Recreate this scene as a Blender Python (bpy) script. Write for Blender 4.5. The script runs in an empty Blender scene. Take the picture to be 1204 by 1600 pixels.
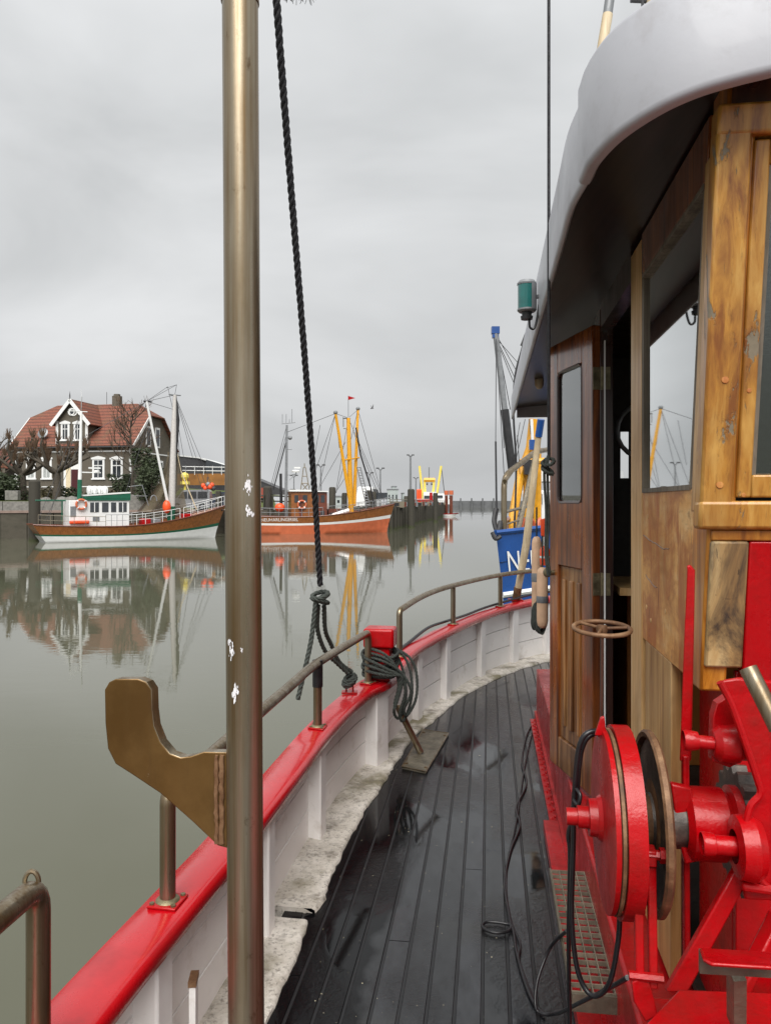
import bpy, bmesh, math, random
from mathutils import Vector, Matrix, noise
R = math.radians
random.seed(7)
C = bpy.context.scene.collection
sc = bpy.context.scene

# ------------------------------------------------------------------ camera
F = 1203.0; CX = 602.0; HY = 785.0; EYE = 3.0
cam = bpy.data.cameras.new('camera'); camo = bpy.data.objects.new('camera', cam); C.objects.link(camo)
camo.location = (0, 0, EYE); camo.rotation_euler = (R(90), 0, 0)
cam.sensor_fit = 'HORIZONTAL'; cam.sensor_width = 36; cam.lens = 36 * F / 1204.0
cam.shift_y = -15 / 1204.0
cam.clip_start = 0.05; cam.clip_end = 9000
sc.camera = camo
sc.view_settings.view_transform = 'Standard'; sc.view_settings.look = 'None'
sc.view_settings.exposure = 1.15; sc.view_settings.gamma = 1
# ------------------------------------------------------------------ world
SUN_EL, SUN_AZ = 52, 184
w = bpy.data.worlds.new('World'); sc.world = w; w.use_nodes = True
nt = w.node_tree; nt.nodes.clear()
def wn(t, **k):
    n = nt.nodes.new(t)
    for a, b in k.items(): setattr(n, a, b)
    return n
out = wn('ShaderNodeOutputWorld'); bg = wn('ShaderNodeBackground'); bg.inputs[1].default_value = 0.0605
sky = wn('ShaderNodeTexSky', sky_type='NISHITA'); sky.sun_disc = False
sky.sun_elevation = R(SUN_EL); sky.sun_rotation = R(SUN_AZ); sky.dust_density = 4; sky.air_density = 1.5
hs = wn('ShaderNodeHueSaturation'); hs.inputs['Saturation'].default_value = 0.25
tc = wn('ShaderNodeTexCoord'); mp = wn('ShaderNodeMapping'); mp.inputs['Scale'].default_value = (1.3, 1.3, 3.2)
nz = wn('ShaderNodeTexNoise'); nz.inputs['Scale'].default_value = 1.5; nz.inputs['Detail'].default_value = 5; nz.inputs['Roughness'].default_value = .5; nz.inputs['Distortion'].default_value = .4
rp = wn('ShaderNodeValToRGB')
rp.color_ramp.elements[0].position = .3; rp.color_ramp.elements[0].color = (4.8, 4.92, 5.0, 1)
rp.color_ramp.elements[1].position = .72; rp.color_ramp.elements[1].color = (7.3, 7.4, 7.5, 1)
sx = wn('ShaderNodeSeparateXYZ'); r2 = wn('ShaderNodeValToRGB')
r2.color_ramp.elements[0].position = 0.0; r2.color_ramp.elements[0].color = (.735, .735, .735, 1)
r2.color_ramp.elements[1].position = .6; r2.color_ramp.elements[1].color = (.95, .95, .95, 1)
e = r2.color_ramp.elements.new(.12); e.color = (.775, .775, .775, 1)
mul = wn('ShaderNodeMix', data_type='RGBA', blend_type='MULTIPLY'); mul.inputs[0].default_value = 1
mix = wn('ShaderNodeMix', data_type='RGBA'); mix.inputs[0].default_value = .96
L = nt.links.new
L(tc.outputs['Generated'], mp.inputs[0]); L(mp.outputs[0], nz.inputs['Vector']); L(nz.outputs[0], rp.inputs[0])
L(tc.outputs['Generated'], sx.inputs[0]); L(sx.outputs['Z'], r2.inputs[0])
L(rp.outputs[0], mul.inputs[6]); L(r2.outputs[0], mul.inputs[7])
L(sky.outputs[0], hs.inputs['Color']); L(hs.outputs[0], mix.inputs[6]); L(mul.outputs[2], mix.inputs[7])
L(mix.outputs[2], bg.inputs[0]); L(bg.outputs[0], out.inputs[0])
# ------------------------------------------------------------------ sun behind cloud
sl = bpy.data.lights.new('sun', 'SUN'); sl.energy = 2.2; sl.angle = R(50); sl.color = (1, .97, .93)
so = bpy.data.objects.new('sun', sl); C.objects.link(so)
so.rotation_euler = (R(90 - SUN_EL), 0, R(180 - SUN_AZ)); so.location = (0, 0, 60)

# ================================================================== helpers
def P(px, py, Y): return Vector(((px - CX) / F * Y, Y, EYE - (py - HY) / F * Y))
def G(px, py, z): return P(px, py, (EYE - z) * F / (py - HY))
AX = Vector((.1328, .9911, 0)); AN = Vector((.9911, -.1328, 0)); UP = Vector((0, 0, 1))
def W(v, u, z): return AN * v + AX * u + UP * z            # boat frame: v across, u along
def vu(X, Y): return (X * AN.x + Y * AN.y, X * AX.x + Y * AX.y)
def lerp(a, b, t): return a + (b - a) * t
def interp(xs, ys, x):
    if x <= xs[0]: return ys[0]
    for i in range(1, len(xs)):
        if x <= xs[i]:
            t = (x - xs[i-1]) / (xs[i] - xs[i-1] + 1e-12); return ys[i-1] + (ys[i] - ys[i-1]) * t
    return ys[-1]
def spline(pts, n=6):
    pts = [Vector(p) for p in pts]
    if len(pts) < 3: return pts
    o = []
    for i in range(len(pts) - 1):
        p0 = pts[max(i-1, 0)]; p1 = pts[i]; p2 = pts[i+1]; p3 = pts[min(i+2, len(pts)-1)]
        for k in range(n):
            t = k / n
            o.append(.5 * ((2*p1) + (p2-p0)*t + (2*p0-5*p1+4*p2-p3)*t*t + (3*p1-p0-3*p2+p3)*t**3))
    o.append(pts[-1]); return o
def frame(d):
    d = d.normalized(); a = Vector((0, 0, 1)) if abs(d.z) < .9 else Vector((1, 0, 0))
    x = d.cross(a).normalized(); return x, x.cross(d).normalized()

class MB:
    def __init__(s): s.v = []; s.f = []; s.m = []; s.cur = 0
    def vert(s, p): s.v.append(Vector(p)); return len(s.v) - 1
    def face(s, ids): s.f.append(tuple(ids)); s.m.append(s.cur)
    def poly(s, pts): s.face([s.vert(p) for p in pts])
    def boxf(s, o, a, b, c):                                # corner + three edge vectors
        o, a, b, c = Vector(o), Vector(a), Vector(b), Vector(c)
        i = [s.vert(p) for p in (o, o+a, o+a+b, o+b, o+c, o+a+c, o+a+b+c, o+b+c)]
        for q in ((0,3,2,1),(4,5,6,7),(0,1,5,4),(1,2,6,5),(2,3,7,6),(3,0,4,7)): s.face([i[k] for k in q])
        return s
    def box(s, c, sx, sy, sz, rz=0, ax=None):
        if ax is None: ax = (Vector((math.cos(rz), math.sin(rz), 0)), Vector((-math.sin(rz), math.cos(rz), 0)), UP)
        c = Vector(c); a, b, d = ax[0]*sx, ax[1]*sy, ax[2]*sz
        return s.boxf(c - (a+b+d)/2, a, b, d)
    def bar(s, p, q, w_, h_):
        p, q = Vector(p), Vector(q); x, y = frame(q-p)
        return s.boxf(p - x*w_/2 - y*h_/2, x*w_, y*h_, q-p)
    def prism(s, pts, ext):                                 # planar outline + extrusion vector
        ext = Vector(ext); a = [s.vert(p) for p in pts]; b = [s.vert(Vector(p)+ext) for p in pts]; n = len(a)
        s.face(a[::-1]); s.face(b)
        for i in range(n): s.face((a[i], a[(i+1) % n], b[(i+1) % n], b[i]))
        return s
    def tube(s, pts, r, seg=10, cap=True, closed=False):
        pts = [Vector(p) for p in pts]; n = len(pts); rr = r if isinstance(r, (list, tuple)) else [r]*n
        rings = []; x = None
        for i, p in enumerate(pts):
            if closed: d = pts[(i+1) % n] - pts[i-1]
            else: d = pts[min(i+1, n-1)] - pts[max(i-1, 0)]
            if d.length < 1e-9: d = Vector((0, 0, 1))
            d.normalize()
            if x is None: x, y = frame(d)
            else:
                x = x - d * x.dot(d)
                if x.length < 1e-6: x, y = frame(d)
                x.normalize()
            y = d.cross(x)
            rings.append([s.vert(p + (x*math.cos(2*math.pi*k/seg) + y*math.sin(2*math.pi*k/seg))*rr[i]) for k in range(seg)])
        m = n if closed else n-1
        for i in range(m):
            a, b = rings[i], rings[(i+1) % n]
            for k in range(seg): s.face((a[k], a[(k+1) % seg], b[(k+1) % seg], b[k]))
        if cap and not closed: s.face(rings[0][::-1]); s.face(rings[-1])
        return s
    def lathe(s, prof, o, d, seg=32):                       # prof: (radius, distance along d)
        o = Vector(o); d = Vector(d).normalized(); x, y = frame(d); rings = []
        for r, h in prof:
            rings.append([s.vert(o + d*h + (x*math.cos(2*math.pi*k/seg)+y*math.sin(2*math.pi*k/seg))*max(r, 1e-4)) for k in range(seg)])
        for a, b in zip(rings, rings[1:]):
            for k in range(seg): s.face((a[k], a[(k+1) % seg], b[(k+1) % seg], b[k]))
        return s
    def ball(s, c, r, seg=14, sq=(1, 1, 1)):
        c = Vector(c); rows = seg//2; g = []
        for i in range(rows+1):
            a = math.pi*i/rows
            g.append([s.vert(c + Vector((math.sin(a)*math.cos(2*math.pi*k/seg)*sq[0], math.sin(a)*math.sin(2*math.pi*k/seg)*sq[1], math.cos(a)*sq[2]))*r) for k in range(seg)])
        for i in range(rows):
            for k in range(seg): s.face((g[i][k], g[i+1][k], g[i+1][(k+1) % seg], g[i][(k+1) % seg]))
        return s
    def loft(s, rows, closed=False):
        ids = [[s.vert(p) for p in r] for r in rows]
        for a, b in zip(ids, ids[1:]):
            n = len(a); m = n if closed else n-1
            for k in range(m): s.face((a[k], a[(k+1) % n], b[(k+1) % n], b[k]))
        return ids
    def rope(s, pts, r, lay=None, seg=6):                   # three strand laid rope
        pts = [Vector(p) for p in pts]; lay = lay or r*7
        L_ = [0]
        for a, b in zip(pts, pts[1:]): L_.append(L_[-1]+(b-a).length)
        n = max(4, int(L_[-1]/(lay/8))); res = []; j = 0
        for i in range(n+1):
            d = L_[-1]*i/n
            while j < len(pts)-2 and L_[j+1] < d: j += 1
            t = (d-L_[j])/max(L_[j+1]-L_[j], 1e-9); res.append((pts[j].lerp(pts[j+1], t), d))
        x = None; fr = []
        for i, (p, d) in enumerate(res):
            t = (res[min(i+1, n)][0]-res[max(i-1, 0)][0]).normalized()
            if x is None: x, _ = frame(t)
            x = (x - t*x.dot(t)).normalized(); fr.append((p, d, x.copy(), t.cross(x)))
        for k in range(3):
            q = []
            for p, d, x, y in fr:
                a = 2*math.pi*(d/lay + k/3); q.append(p + (x*math.cos(a)+y*math.sin(a))*r*.48)
            s.tube(q, r*.56, seg)
        return s
    def build(s, name, mat, parent=None, smooth=35, bevel=0, seg=2):
        off = parent_world(parent)
        me = bpy.data.meshes.new(name); me.from_pydata([v-off for v in s.v], [], s.f)
        for m in (mat if isinstance(mat, (list, tuple)) else [mat]): me.materials.append(m)
        for p, m in zip(me.polygons, s.m): p.material_index = m
        bm = bmesh.new(); bm.from_mesh(me); bmesh.ops.recalc_face_normals(bm, faces=bm.faces); bm.to_mesh(me); bm.free()
        if smooth:
            me.shade_smooth(); me.set_sharp_from_angle(angle=R(smooth))
        me.update()
        o = bpy.data.objects.new(name, me); C.objects.link(o)
        if parent: o.parent = parent
        if bevel:
            b = o.modifiers.new('bevel', 'BEVEL'); b.width = bevel; b.segments = seg; b.limit_method = 'ANGLE'; b.angle_limit = R(40)
        return o
def parent_world(p):
    t = Vector((0, 0, 0))
    while p: t = t + p.location; p = p.parent
    return t
def tag(o, label=None, cat=None, group=None, kind=None):
    if label: o['label'] = label
    if cat: o['category'] = cat
    if group: o['group'] = group
    if kind: o['kind'] = kind
    return o
def thing(name, loc, label, cat, group=None):
    o = bpy.data.objects.new(name, None); C.objects.link(o); o.location = loc; o.empty_display_size = .2
    return tag(o, label, cat, group)
def copy_tree(o, parent=None):
    c = o.copy(); C.objects.link(c); c.parent = parent
    for ch in o.children: copy_tree(ch, c)
    return c

# ================================================================== materials
def newmat(name):
    m = bpy.data.materials.new(name); m.use_nodes = True; t = m.node_tree
    return m, t, t.nodes['Principled BSDF']
def N(t, typ, ins=None, **k):
    n = t.nodes.new(typ)
    for a, b in k.items(): setattr(n, a, b)
    for a, b in (ins or {}).items(): n.inputs[a].default_value = b
    return n
def ramp(t, fac, stops):
    r = t.nodes.new('ShaderNodeValToRGB'); e = r.color_ramp.elements
    for i, (p, c) in enumerate(stops):
        x = e[i] if i < 2 else e.new(p)
        x.position = p; x.color = (c[0], c[1], c[2], 1) if isinstance(c, (tuple, list)) else (c, c, c, 1)
    t.links.new(fac, r.inputs[0]); return r.outputs[0]
def noise_n(t, scale, detail=4, rough=.55, mapscale=(1, 1, 1), rot=(0, 0, 0), dist=0):
    tc = N(t, 'ShaderNodeTexCoord'); mp = N(t, 'ShaderNodeMapping'); mp.inputs['Scale'].default_value = mapscale; mp.inputs['Rotation'].default_value = rot
    n = N(t, 'ShaderNodeTexNoise', {'Scale': scale, 'Detail': detail, 'Roughness': rough, 'Distortion': dist})
    t.links.new(tc.outputs['Object'], mp.inputs[0]); t.links.new(mp.outputs[0], n.inputs['Vector']); return n.outputs[0]
def mixc(t, fac, a, b, mode='MIX'):
    m = N(t, 'ShaderNodeMix', data_type='RGBA', blend_type=mode)
    for s_, i in ((fac, 0), (a, 6), (b, 7)):
        if hasattr(s_, 'links'): t.links.new(s_, m.inputs[i])
        else: m.inputs[i].default_value = s_ if i == 0 else (s_[0], s_[1], s_[2], 1)
    return m.outputs[2]
def bump(t, p, h, strength=.3, dist=.01, prev=None):
    b = N(t, 'ShaderNodeBump', {'Strength': strength, 'Distance': dist}); t.links.new(h, b.inputs['Height'])
    if prev: t.links.new(prev, b.inputs['Normal'])
    t.links.new(b.outputs[0], p.inputs['Normal']); return b.outputs[0]
def simple(name, col, rough=.5, metal=0, var=.25, scale=8, bs=.0, coat=0, spec=.5):
    m, t, p = newmat(name)
    n = noise_n(t, scale, 5)
    lo = tuple(c*(1-var) for c in col); hi = tuple(min(1, c*(1+var)) for c in col)
    t.links.new(ramp(t, n, [(.3, lo), (.7, hi)]), p.inputs['Base Color'])
    t.links.new(ramp(t, noise_n(t, scale*3, 3), [(.3, rough*.75), (.7, min(1, rough*1.25))]), p.inputs['Roughness'])
    p.inputs['Metallic'].default_value = metal; p.inputs['Coat Weight'].default_value = coat; p.inputs['Coat Roughness'].default_value = .08
    p.inputs['Specular IOR Level'].default_value = spec
    if bs: bump(t, p, noise_n(t, scale*4, 5), bs, .005)
    return m
def dirty_paint(name, col, dirt, amt=.5, rough=.3, scale=6, streak=(1, 1, 1), bs=.25, coat=0, fine=30):
    m, t, p = newmat(name)
    d = noise_n(t, scale, 8, .65, streak); f = noise_n(t, fine, 6, .7, streak)
    k = ramp(t, d, [(.62-.25*amt, 0), (.78, 1)]); k2 = ramp(t, f, [(.58, 0), (.75, .7)])
    mm = N(t, 'ShaderNodeMath', operation='MULTIPLY'); t.links.new(k, mm.inputs[0]); mm.inputs[1].default_value = .75
    base = mixc(t, ramp(t, noise_n(t, 2.5, 3), [(.3, 0), (.7, 1)]), tuple(c*.88 for c in col), col)
    c1 = mixc(t, mm.outputs[0], base, dirt)
    m2 = N(t, 'ShaderNodeMath', operation='MULTIPLY'); t.links.new(k2, m2.inputs[0]); m2.inputs[1].default_value = amt*.6
    t.links.new(mixc(t, m2.outputs[0], c1, tuple(c*.5 for c in dirt)), p.inputs['Base Color'])
    t.links.new(ramp(t, d, [(.4, rough), (.8, min(1, rough+.35))]), p.inputs['Roughness'])
    p.inputs['Coat Weight'].default_value = coat; p.inputs['Coat Roughness'].default_value = .06
    b = bump(t, p, noise_n(t, 14, 6, .6), bs, .006)
    return m
def wood(name, cols, grain=(38, 38, 2.2), rough=.35, peel=None, peelamt=.62, stain=None, coat=.3, rot=(0, 0, 0), bs=.3):
    m, t, p = newmat(name)
    g = noise_n(t, 1, 8, .6, grain, rot, .4); big = noise_n(t, 2.2, 4, .6, (1.5, 1.5, .8), rot, .8)
    g2 = noise_n(t, 1, 6, .7, tuple(x*3.1 for x in grain), rot, .2)
    c = ramp(t, g, [(.33, cols[0]), (.66, cols[2]), (.5, cols[1])]); c = mixc(t, ramp(t, g2, [(.56, 0), (.72, .5)]), c, tuple(x*.4 for x in cols[0]))
    c = mixc(t, ramp(t, big, [(.35, 0), (.7, .75)]), c, tuple(x*.55 for x in cols[0]))
    ro = ramp(t, big, [(.35, rough), (.7, min(1, rough+.25))])
    if stain:
        st = noise_n(t, 4.3, 7, .7, (1.6, 1.6, .55), rot, 1.2)
        c = mixc(t, ramp(t, st, [(.46, 0), (.60, .95)]), c, stain); c = mixc(t, ramp(t, noise_n(t, 7, 8, .72, (2, 2, 1), rot, 2), [(.60, 0), (.66, .7)]), c, tuple(x*.35 for x in stain))
    if peel:
        pn = noise_n(t, 9, 8, .68, (2.2, 2.2, .45), rot, .3); k = ramp(t, pn, [(peelamt, 0), (peelamt+.02, 1)])
        pc = mixc(t, noise_n(t, 60, 4), tuple(x*.5 for x in peel), peel)
        c = mixc(t, k, c, pc); bump(t, p, ramp(t, pn, [(peelamt-.01, 1), (peelamt+.02, 0)]), .6, .003)
        ro = mixc(t, k, ro, (.8, .8, .8))
    else: bump(t, p, g, bs, .003)
    t.links.new(c, p.inputs['Base Color']); t.links.new(ro, p.inputs['Roughness'])
    p.inputs['Coat Weight'].default_value = coat; p.inputs['Coat Roughness'].default_value = .15
    return m
def glass(name, tint=(.75, .8, .8), dark=0):
    m = bpy.data.materials.new(name); m.use_nodes = True; t = m.node_tree; t.nodes.clear()
    o = N(t, 'ShaderNodeOutputMaterial'); mx = N(t, 'ShaderNodeMixShader'); tr = N(t, 'ShaderNodeBsdfTransparent'); gl = N(t, 'ShaderNodeBsdfGlossy')
    tr.inputs[0].default_value = (*tint, 1); gl.inputs['Roughness'].default_value = .02; gl.inputs[0].default_value = (.9, .92, .92, 1)
    fr = N(t, 'ShaderNodeFresnel', {'IOR': 1.55}); mt = N(t, 'ShaderNodeMath', operation='MULTIPLY_ADD'); mt.inputs[1].default_value = 2.6; mt.inputs[2].default_value = .02; mt.use_clamp = True
    t.links.new(fr.outputs[0], mt.inputs[0]); t.links.new(mt.outputs[0], mx.inputs[0]); t.links.new(tr.outputs[0], mx.inputs[1]); t.links.new(gl.outputs[0], mx.inputs[2]); t.links.new(mx.outputs[0], o.inputs[0])
    return m

M = {}
M['red'] = dirty_paint('red_gloss_paint', (.40, .0015, .004), (.08, .012, .006), .6, .24, 7, bs=.8, coat=.1, fine=22); M['red'].node_tree.nodes['Principled BSDF'].inputs['Specular IOR Level'].default_value = .3
M['red_rail'] = dirty_paint('red_rail_paint', (.50, .003, .008), (.18, .006, .008), .3, .17, 3, bs=.12, coat=.35, fine=60)
M['white'] = dirty_paint('white_bulwark_paint', (.90, .88, .86), (.42, .37, .30), .2, .32, 5, bs=.3)
M['white_hull'] = simple('white_paint', (.74, .75, .74), .35, 0, .06, 3)
M['grey_white'] = dirty_paint('roof_edge_paint', (.43, .44, .475), (.30, .29, .30), .22, .40, 5, bs=.12, coat=.1, fine=14)
M['green'] = simple('green_paint', (.008, .10, .055), .35, 0, .15)
M['blue'] = simple('blue_hull_paint', (.010, .062, .24), .28, 0, .2, 2, coat=.4)
M['yellow'] = simple('yellow_paint', (.72, .34, .015), .4, 0, .15)
M['pale_yellow'] = simple('pale_yellow_paint', (.75, .62, .12), .4, 0, .15)
M['orange'] = simple('orange_plastic', (.85, .09, .02), .4, 0, .1)
M['orange_hull'] = simple('orange_bottom_paint', (.52, .13, .055), .45, 0, .15, 2)
M['grey'] = simple('grey_metal', (.22, .23, .24), .45, .3, .2)
M['dark'] = simple('dark_paint', (.02, .02, .022), .45, 0, .3)
M['wire'] = simple('rigging_wire', (.07, .07, .075), .5, .2, .2)
M['black_rubber'] = simple('black_cable_rubber', (.012, .012, .014), .35, 0, .3, 20)
M['rope'] = simple('dark_green_rope', (.035, .042, .036), .8, 0, .45, 60, .4)
M['black_rope'] = simple('black_rope_fibre', (.012, .012, .015), .75, 0, .4, 60, .4)
M['far_wood'] = simple('varnished_hull_wood', (.24, .085, .022), .3, 0, .25, 4, coat=.3)
M['far_wood_dark'] = simple('dark_hull_wood', (.13, .035, .018), .35, 0, .25, 4, coat=.3)
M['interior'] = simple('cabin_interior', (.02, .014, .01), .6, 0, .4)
M['orange_wood'] = simple('cabin_locker_wood', (.34, .12, .025), .4, 0, .25, 5)
M['glass'] = glass('clear_window_glass'); 
M['dark_glass'] = simple('dark_window_glass', (.03, .035, .04), .06, 0, .3, 2, spec=.8)
M['tan'] = simple('tan_plastic_fender', (.68, .45, .29), .5, 0, .2, 8, .1)
M['pole_wood'] = wood('boathook_wood', [(.58, .45, .27), (.72, .58, .38), (.80, .68, .48)], (30, 30, 1.5), .55, coat=0)
M['cream'] = simple('cream_paint', (.66, .56, .38), .4, 0, .1)

m, t, p = newmat('weathered_stainless'); M['steel'] = m        # brown tinted stainless tube
g = noise_n(t, 1, 6, .6, (60, 60, 1.2)); b_ = noise_n(t, 3, 5, .6, (3, 3, .7))
c = mixc(t, ramp(t, b_, [(.35, 0), (.65, 1)]), (.20, .155, .095), (.34, .295, .22))
c = mixc(t, ramp(t, g, [(.42, 0), (.68, .85)]), c, (.15, .09, .035)); c = mixc(t, ramp(t, noise_n(t, 28, 5, .7, (1, 1, .5)), [(.62, 0), (.72, .7)]), c, (.10, .055, .02)); t.links.new(c, p.inputs['Base Color'])
t.links.new(ramp(t, g, [(.3, .24), (.7, .42)]), p.inputs['Roughness']); p.inputs['Metallic'].default_value = .85
bump(t, p, noise_n(t, 40, 4), .08, .002)
m, t, p = newmat('brown_stained_steel'); M['brown_steel'] = m
b_ = noise_n(t, 7, 8, .65); st = noise_n(t, 1, 6, .6, (26, 26, 3))
c = mixc(t, ramp(t, b_, [(.35, 0), (.7, 1)]), (.10, .052, .012), (.17, .098, .030)); c = mixc(t, ramp(t, st, [(.55, 0), (.8, .6)]), c, (.06, .03, .015))
c = mixc(t, ramp(t, noise_n(t, 38, 5, .7), [(.70, 0), (.74, .8)]), c, (.5, .48, .45))
t.links.new(c, p.inputs['Base Color']); p.inputs['Metallic'].default_value = .55; t.links.new(ramp(t, st, [(.3, .3), (.7, .5)]), p.inputs['Roughness']); bump(t, p, b_, .12, .002)
m, t, p = newmat('rusty_iron'); M['rust'] = m
b_ = noise_n(t, 16, 8, .7); c = ramp(t, b_, [(.25, (.03, .018, .012)), (.8, (.36, .22, .12)), (.5, (.15, .075, .035))])
t.links.new(c, p.inputs['Base Color']); p.inputs['Roughness'].default_value = .6; p.inputs['Metallic'].default_value = .3; bump(t, p, b_, .5, .004)
m, t, p = newmat('grimy_drum_iron'); M['grime'] = m
b_ = noise_n(t, 22, 8, .7); c = ramp(t, b_, [(.3, (.012, .010, .009)), (.8, (.22, .17, .12)), (.55, (.075, .06, .05))])
t.links.new(c, p.inputs['Base Color']); p.inputs['Roughness'].default_value = .45; p.inputs['Metallic'].default_value = .3; bump(t, p, b_, .6, .004)
m, t, p = newmat('white_weld_scuff'); M['scuff'] = m
p.inputs['Base Color'].default_value = (.75, .75, .77, 1); p.inputs['Roughness'].default_value = .6

# wet black deck boards
m, t, p = newmat('wet_black_deck_boards'); M['deck'] = m
rotz = (0, 0, math.atan2(.1328, .9911))
pud = noise_n(t, 1.1, 4, .55, (1.7, .8, 1), rotz, .5); grit = noise_n(t, 70, 6, .7); mid = noise_n(t, 9, 6, .65, (2, .7, 1), rotz)
k = ramp(t, pud, [(.40, 1), (.56, 0)])
c = mixc(t, ramp(t, mid, [(.35, 0), (.75, 1)]), (.006, .006, .007), (.026, .028, .031))
c = mixc(t, ramp(t, grit, [(.68, 0), (.74, .5)]), c, (.12, .12, .11)); c = mixc(t, ramp(t, noise_n(t, 2.3, 5, .6), [(.62, 0), (.74, .35)]), c, (.03, .028, .018))
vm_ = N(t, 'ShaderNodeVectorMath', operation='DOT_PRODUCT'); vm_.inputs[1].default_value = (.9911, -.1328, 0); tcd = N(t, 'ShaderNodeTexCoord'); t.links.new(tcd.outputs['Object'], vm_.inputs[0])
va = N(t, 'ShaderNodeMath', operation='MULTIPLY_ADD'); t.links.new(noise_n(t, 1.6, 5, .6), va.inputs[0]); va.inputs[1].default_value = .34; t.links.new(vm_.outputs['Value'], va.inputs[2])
dark_refl = ramp(t, va.outputs[0], [(.0, 1), (.02, 0)]); vs_ = N(t, 'ShaderNodeMath', operation='ADD'); t.links.new(va.outputs[0], vs_.inputs[0]); vs_.inputs[1].default_value = 1.69; dark_refl = ramp(t, vs_.outputs[0], [(.0, 1), (.03, 0)])
dv_ = N(t, 'ShaderNodeMath', operation='DIVIDE'); t.links.new(vm_.outputs['Value'], dv_.inputs[0]); dv_.inputs[1].default_value = .0865
fl_ = N(t, 'ShaderNodeMath', operation='FLOOR'); t.links.new(dv_.outputs[0], fl_.inputs[0]); wn_ = N(t, 'ShaderNodeTexWhiteNoise', noise_dimensions='1D'); t.links.new(fl_.outputs[0], wn_.inputs['W'])
c = mixc(t, 1, c, ramp(t, wn_.outputs[0], [(0, (.55, .55, .55)), (1, (1.25, 1.25, 1.3))]), 'MULTIPLY')
c = mixc(t, dark_refl, c, (.005, .005, .0055))  # left strip lacking sky reflection, painted as black into the board colour
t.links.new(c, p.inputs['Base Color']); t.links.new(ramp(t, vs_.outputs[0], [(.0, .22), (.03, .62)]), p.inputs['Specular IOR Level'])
ro = mixc(t, k, ramp(t, mid, [(.3, .07), (.75, .26)]), (.05, .05, .05)); t.links.new(ro, p.inputs['Roughness'])
inv = N(t, 'ShaderNodeMath', operation='MULTIPLY'); t.links.new(ramp(t, pud, [(.40, .02), (.56, 1)]), inv.inputs[0]); t.links.new(noise_n(t, 48, 5, .7), inv.inputs[1])
bump(t, p, inv.outputs[0], .6, .006)
m, t, p = newmat('deck_caulking'); M['caulk'] = m
p.inputs['Base Color'].default_value = (.008, .008, .009, 1); p.inputs['Roughness'].default_value = .4
# gritty covering board
m, t, p = newmat('chipped_margin_board'); M['margin'] = m
b_ = noise_n(t, 7, 8, .7); f_ = noise_n(t, 55, 7, .75)
c = mixc(t, ramp(t, b_, [(.35, 0), (.7, 1)]), (.72, .68, .62), (.40, .36, .30)); c = mixc(t, ramp(t, f_, [(.52, 0), (.66, .8)]), c, (.11, .095, .075))
c = mixc(t, ramp(t, noise_n(t, 3.1, 6, .6), [(.50, 0), (.64, .85)]), c, (.15, .13, .06)); c = mixc(t, ramp(t, noise_n(t, 5.5, 7, .7), [(.54, 0), (.66, .8)]), c, (.12, .10, .075))
t.links.new(c, p.inputs['Base Color']); p.inputs['Roughness'].default_value = .65; bump(t, p, f_, .9, .008)
# water
m, t, p = newmat('harbour_water'); M['water'] = m
p.inputs['Base Color'].default_value = (.090, .091, .062, 1); p.inputs['Roughness'].default_value = .015; p.inputs['IOR'].default_value = 1.34
a1 = noise_n(t, 1, 4, .55, (.5, 1.5, 1)); a2 = noise_n(t, 1, 3, .6, (1.9, 5, 1), (0, 0, .2)); a3 = noise_n(t, 1, 2, .5, (.05, .1, 1))
mask = ramp(t, a3, [(.38, .25), (.62, 1)])
ad = N(t, 'ShaderNodeMath', operation='MULTIPLY_ADD'); t.links.new(a2, ad.inputs[0]); ad.inputs[1].default_value = .35; t.links.new(a1, ad.inputs[2])
mu = N(t, 'ShaderNodeMath', operation='MULTIPLY'); t.links.new(ad.outputs[0], mu.inputs[0]); t.links.new(mask, mu.inputs[1])
bump(t, p, mu.outputs[0], .5, .008)

# wheelhouse woods
M['oak'] = wood('golden_varnished_oak', [(.24, .08, .012), (.54, .26, .04), (.70, .41, .10)], (34, 34, 1.8), .32, (.26, .22, .15), .60, coat=.4)
M['oak2'] = wood('amber_oak_trim', [(.20, .06, .006), (.46, .17, .016), (.66, .30, .04)], (40, 40, 1.6), .3, coat=.4)
M['pale_panel'] = wood('weathered_plywood', [(.44, .17, .03), (.78, .41, .11), (.86, .58, .25)], (6, 6, 14), .42, stain=(.36, .11, .015), coat=.15)
M['pale_stile'] = wood('weathered_pale_stile', [(.46, .25, .09), (.68, .42, .17), (.76, .54, .29)], (36, 36, 1.6), .42, coat=.15)
M['rot_block'] = wood('rotting_wood_block', [(.30, .17, .06), (.46, .30, .12), (.58, .44, .22)], (14, 14, 3), .5, stain=(.03, .02, .015), coat=.1)
M['brown_plank'] = wood('brown_weathered_plank', [(.26, .12, .035), (.48, .27, .09), (.60, .39, .17)], (30, 30, 1.5), .45, coat=.1)
M['mahog'] = wood('mahogany_door', [(.06, .016, .006), (.24, .065, .014), (.42, .14, .028)], (34, 34, 1.4), .25, coat=.6)
M['mahog_low'] = wood('worn_mahogany', [(.06, .022, .008), (.30, .12, .03), (.52, .29, .12)], (36, 36, 1.3), .35, coat=.3)
M['mahog_dark'] = wood('dark_mahogany', [(.02, .008, .006), (.045, .016, .01), (.08, .028, .014)], (34, 34, 1.4), .25, coat=.5)
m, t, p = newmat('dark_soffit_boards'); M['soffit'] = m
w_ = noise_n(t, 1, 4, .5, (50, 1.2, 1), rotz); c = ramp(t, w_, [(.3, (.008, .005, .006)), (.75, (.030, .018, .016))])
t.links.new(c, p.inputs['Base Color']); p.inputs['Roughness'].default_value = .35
M['brass'] = simple('tarnished_hinge_brass', (.20, .17, .10), .45, .7, .4, 30, .3)
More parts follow.
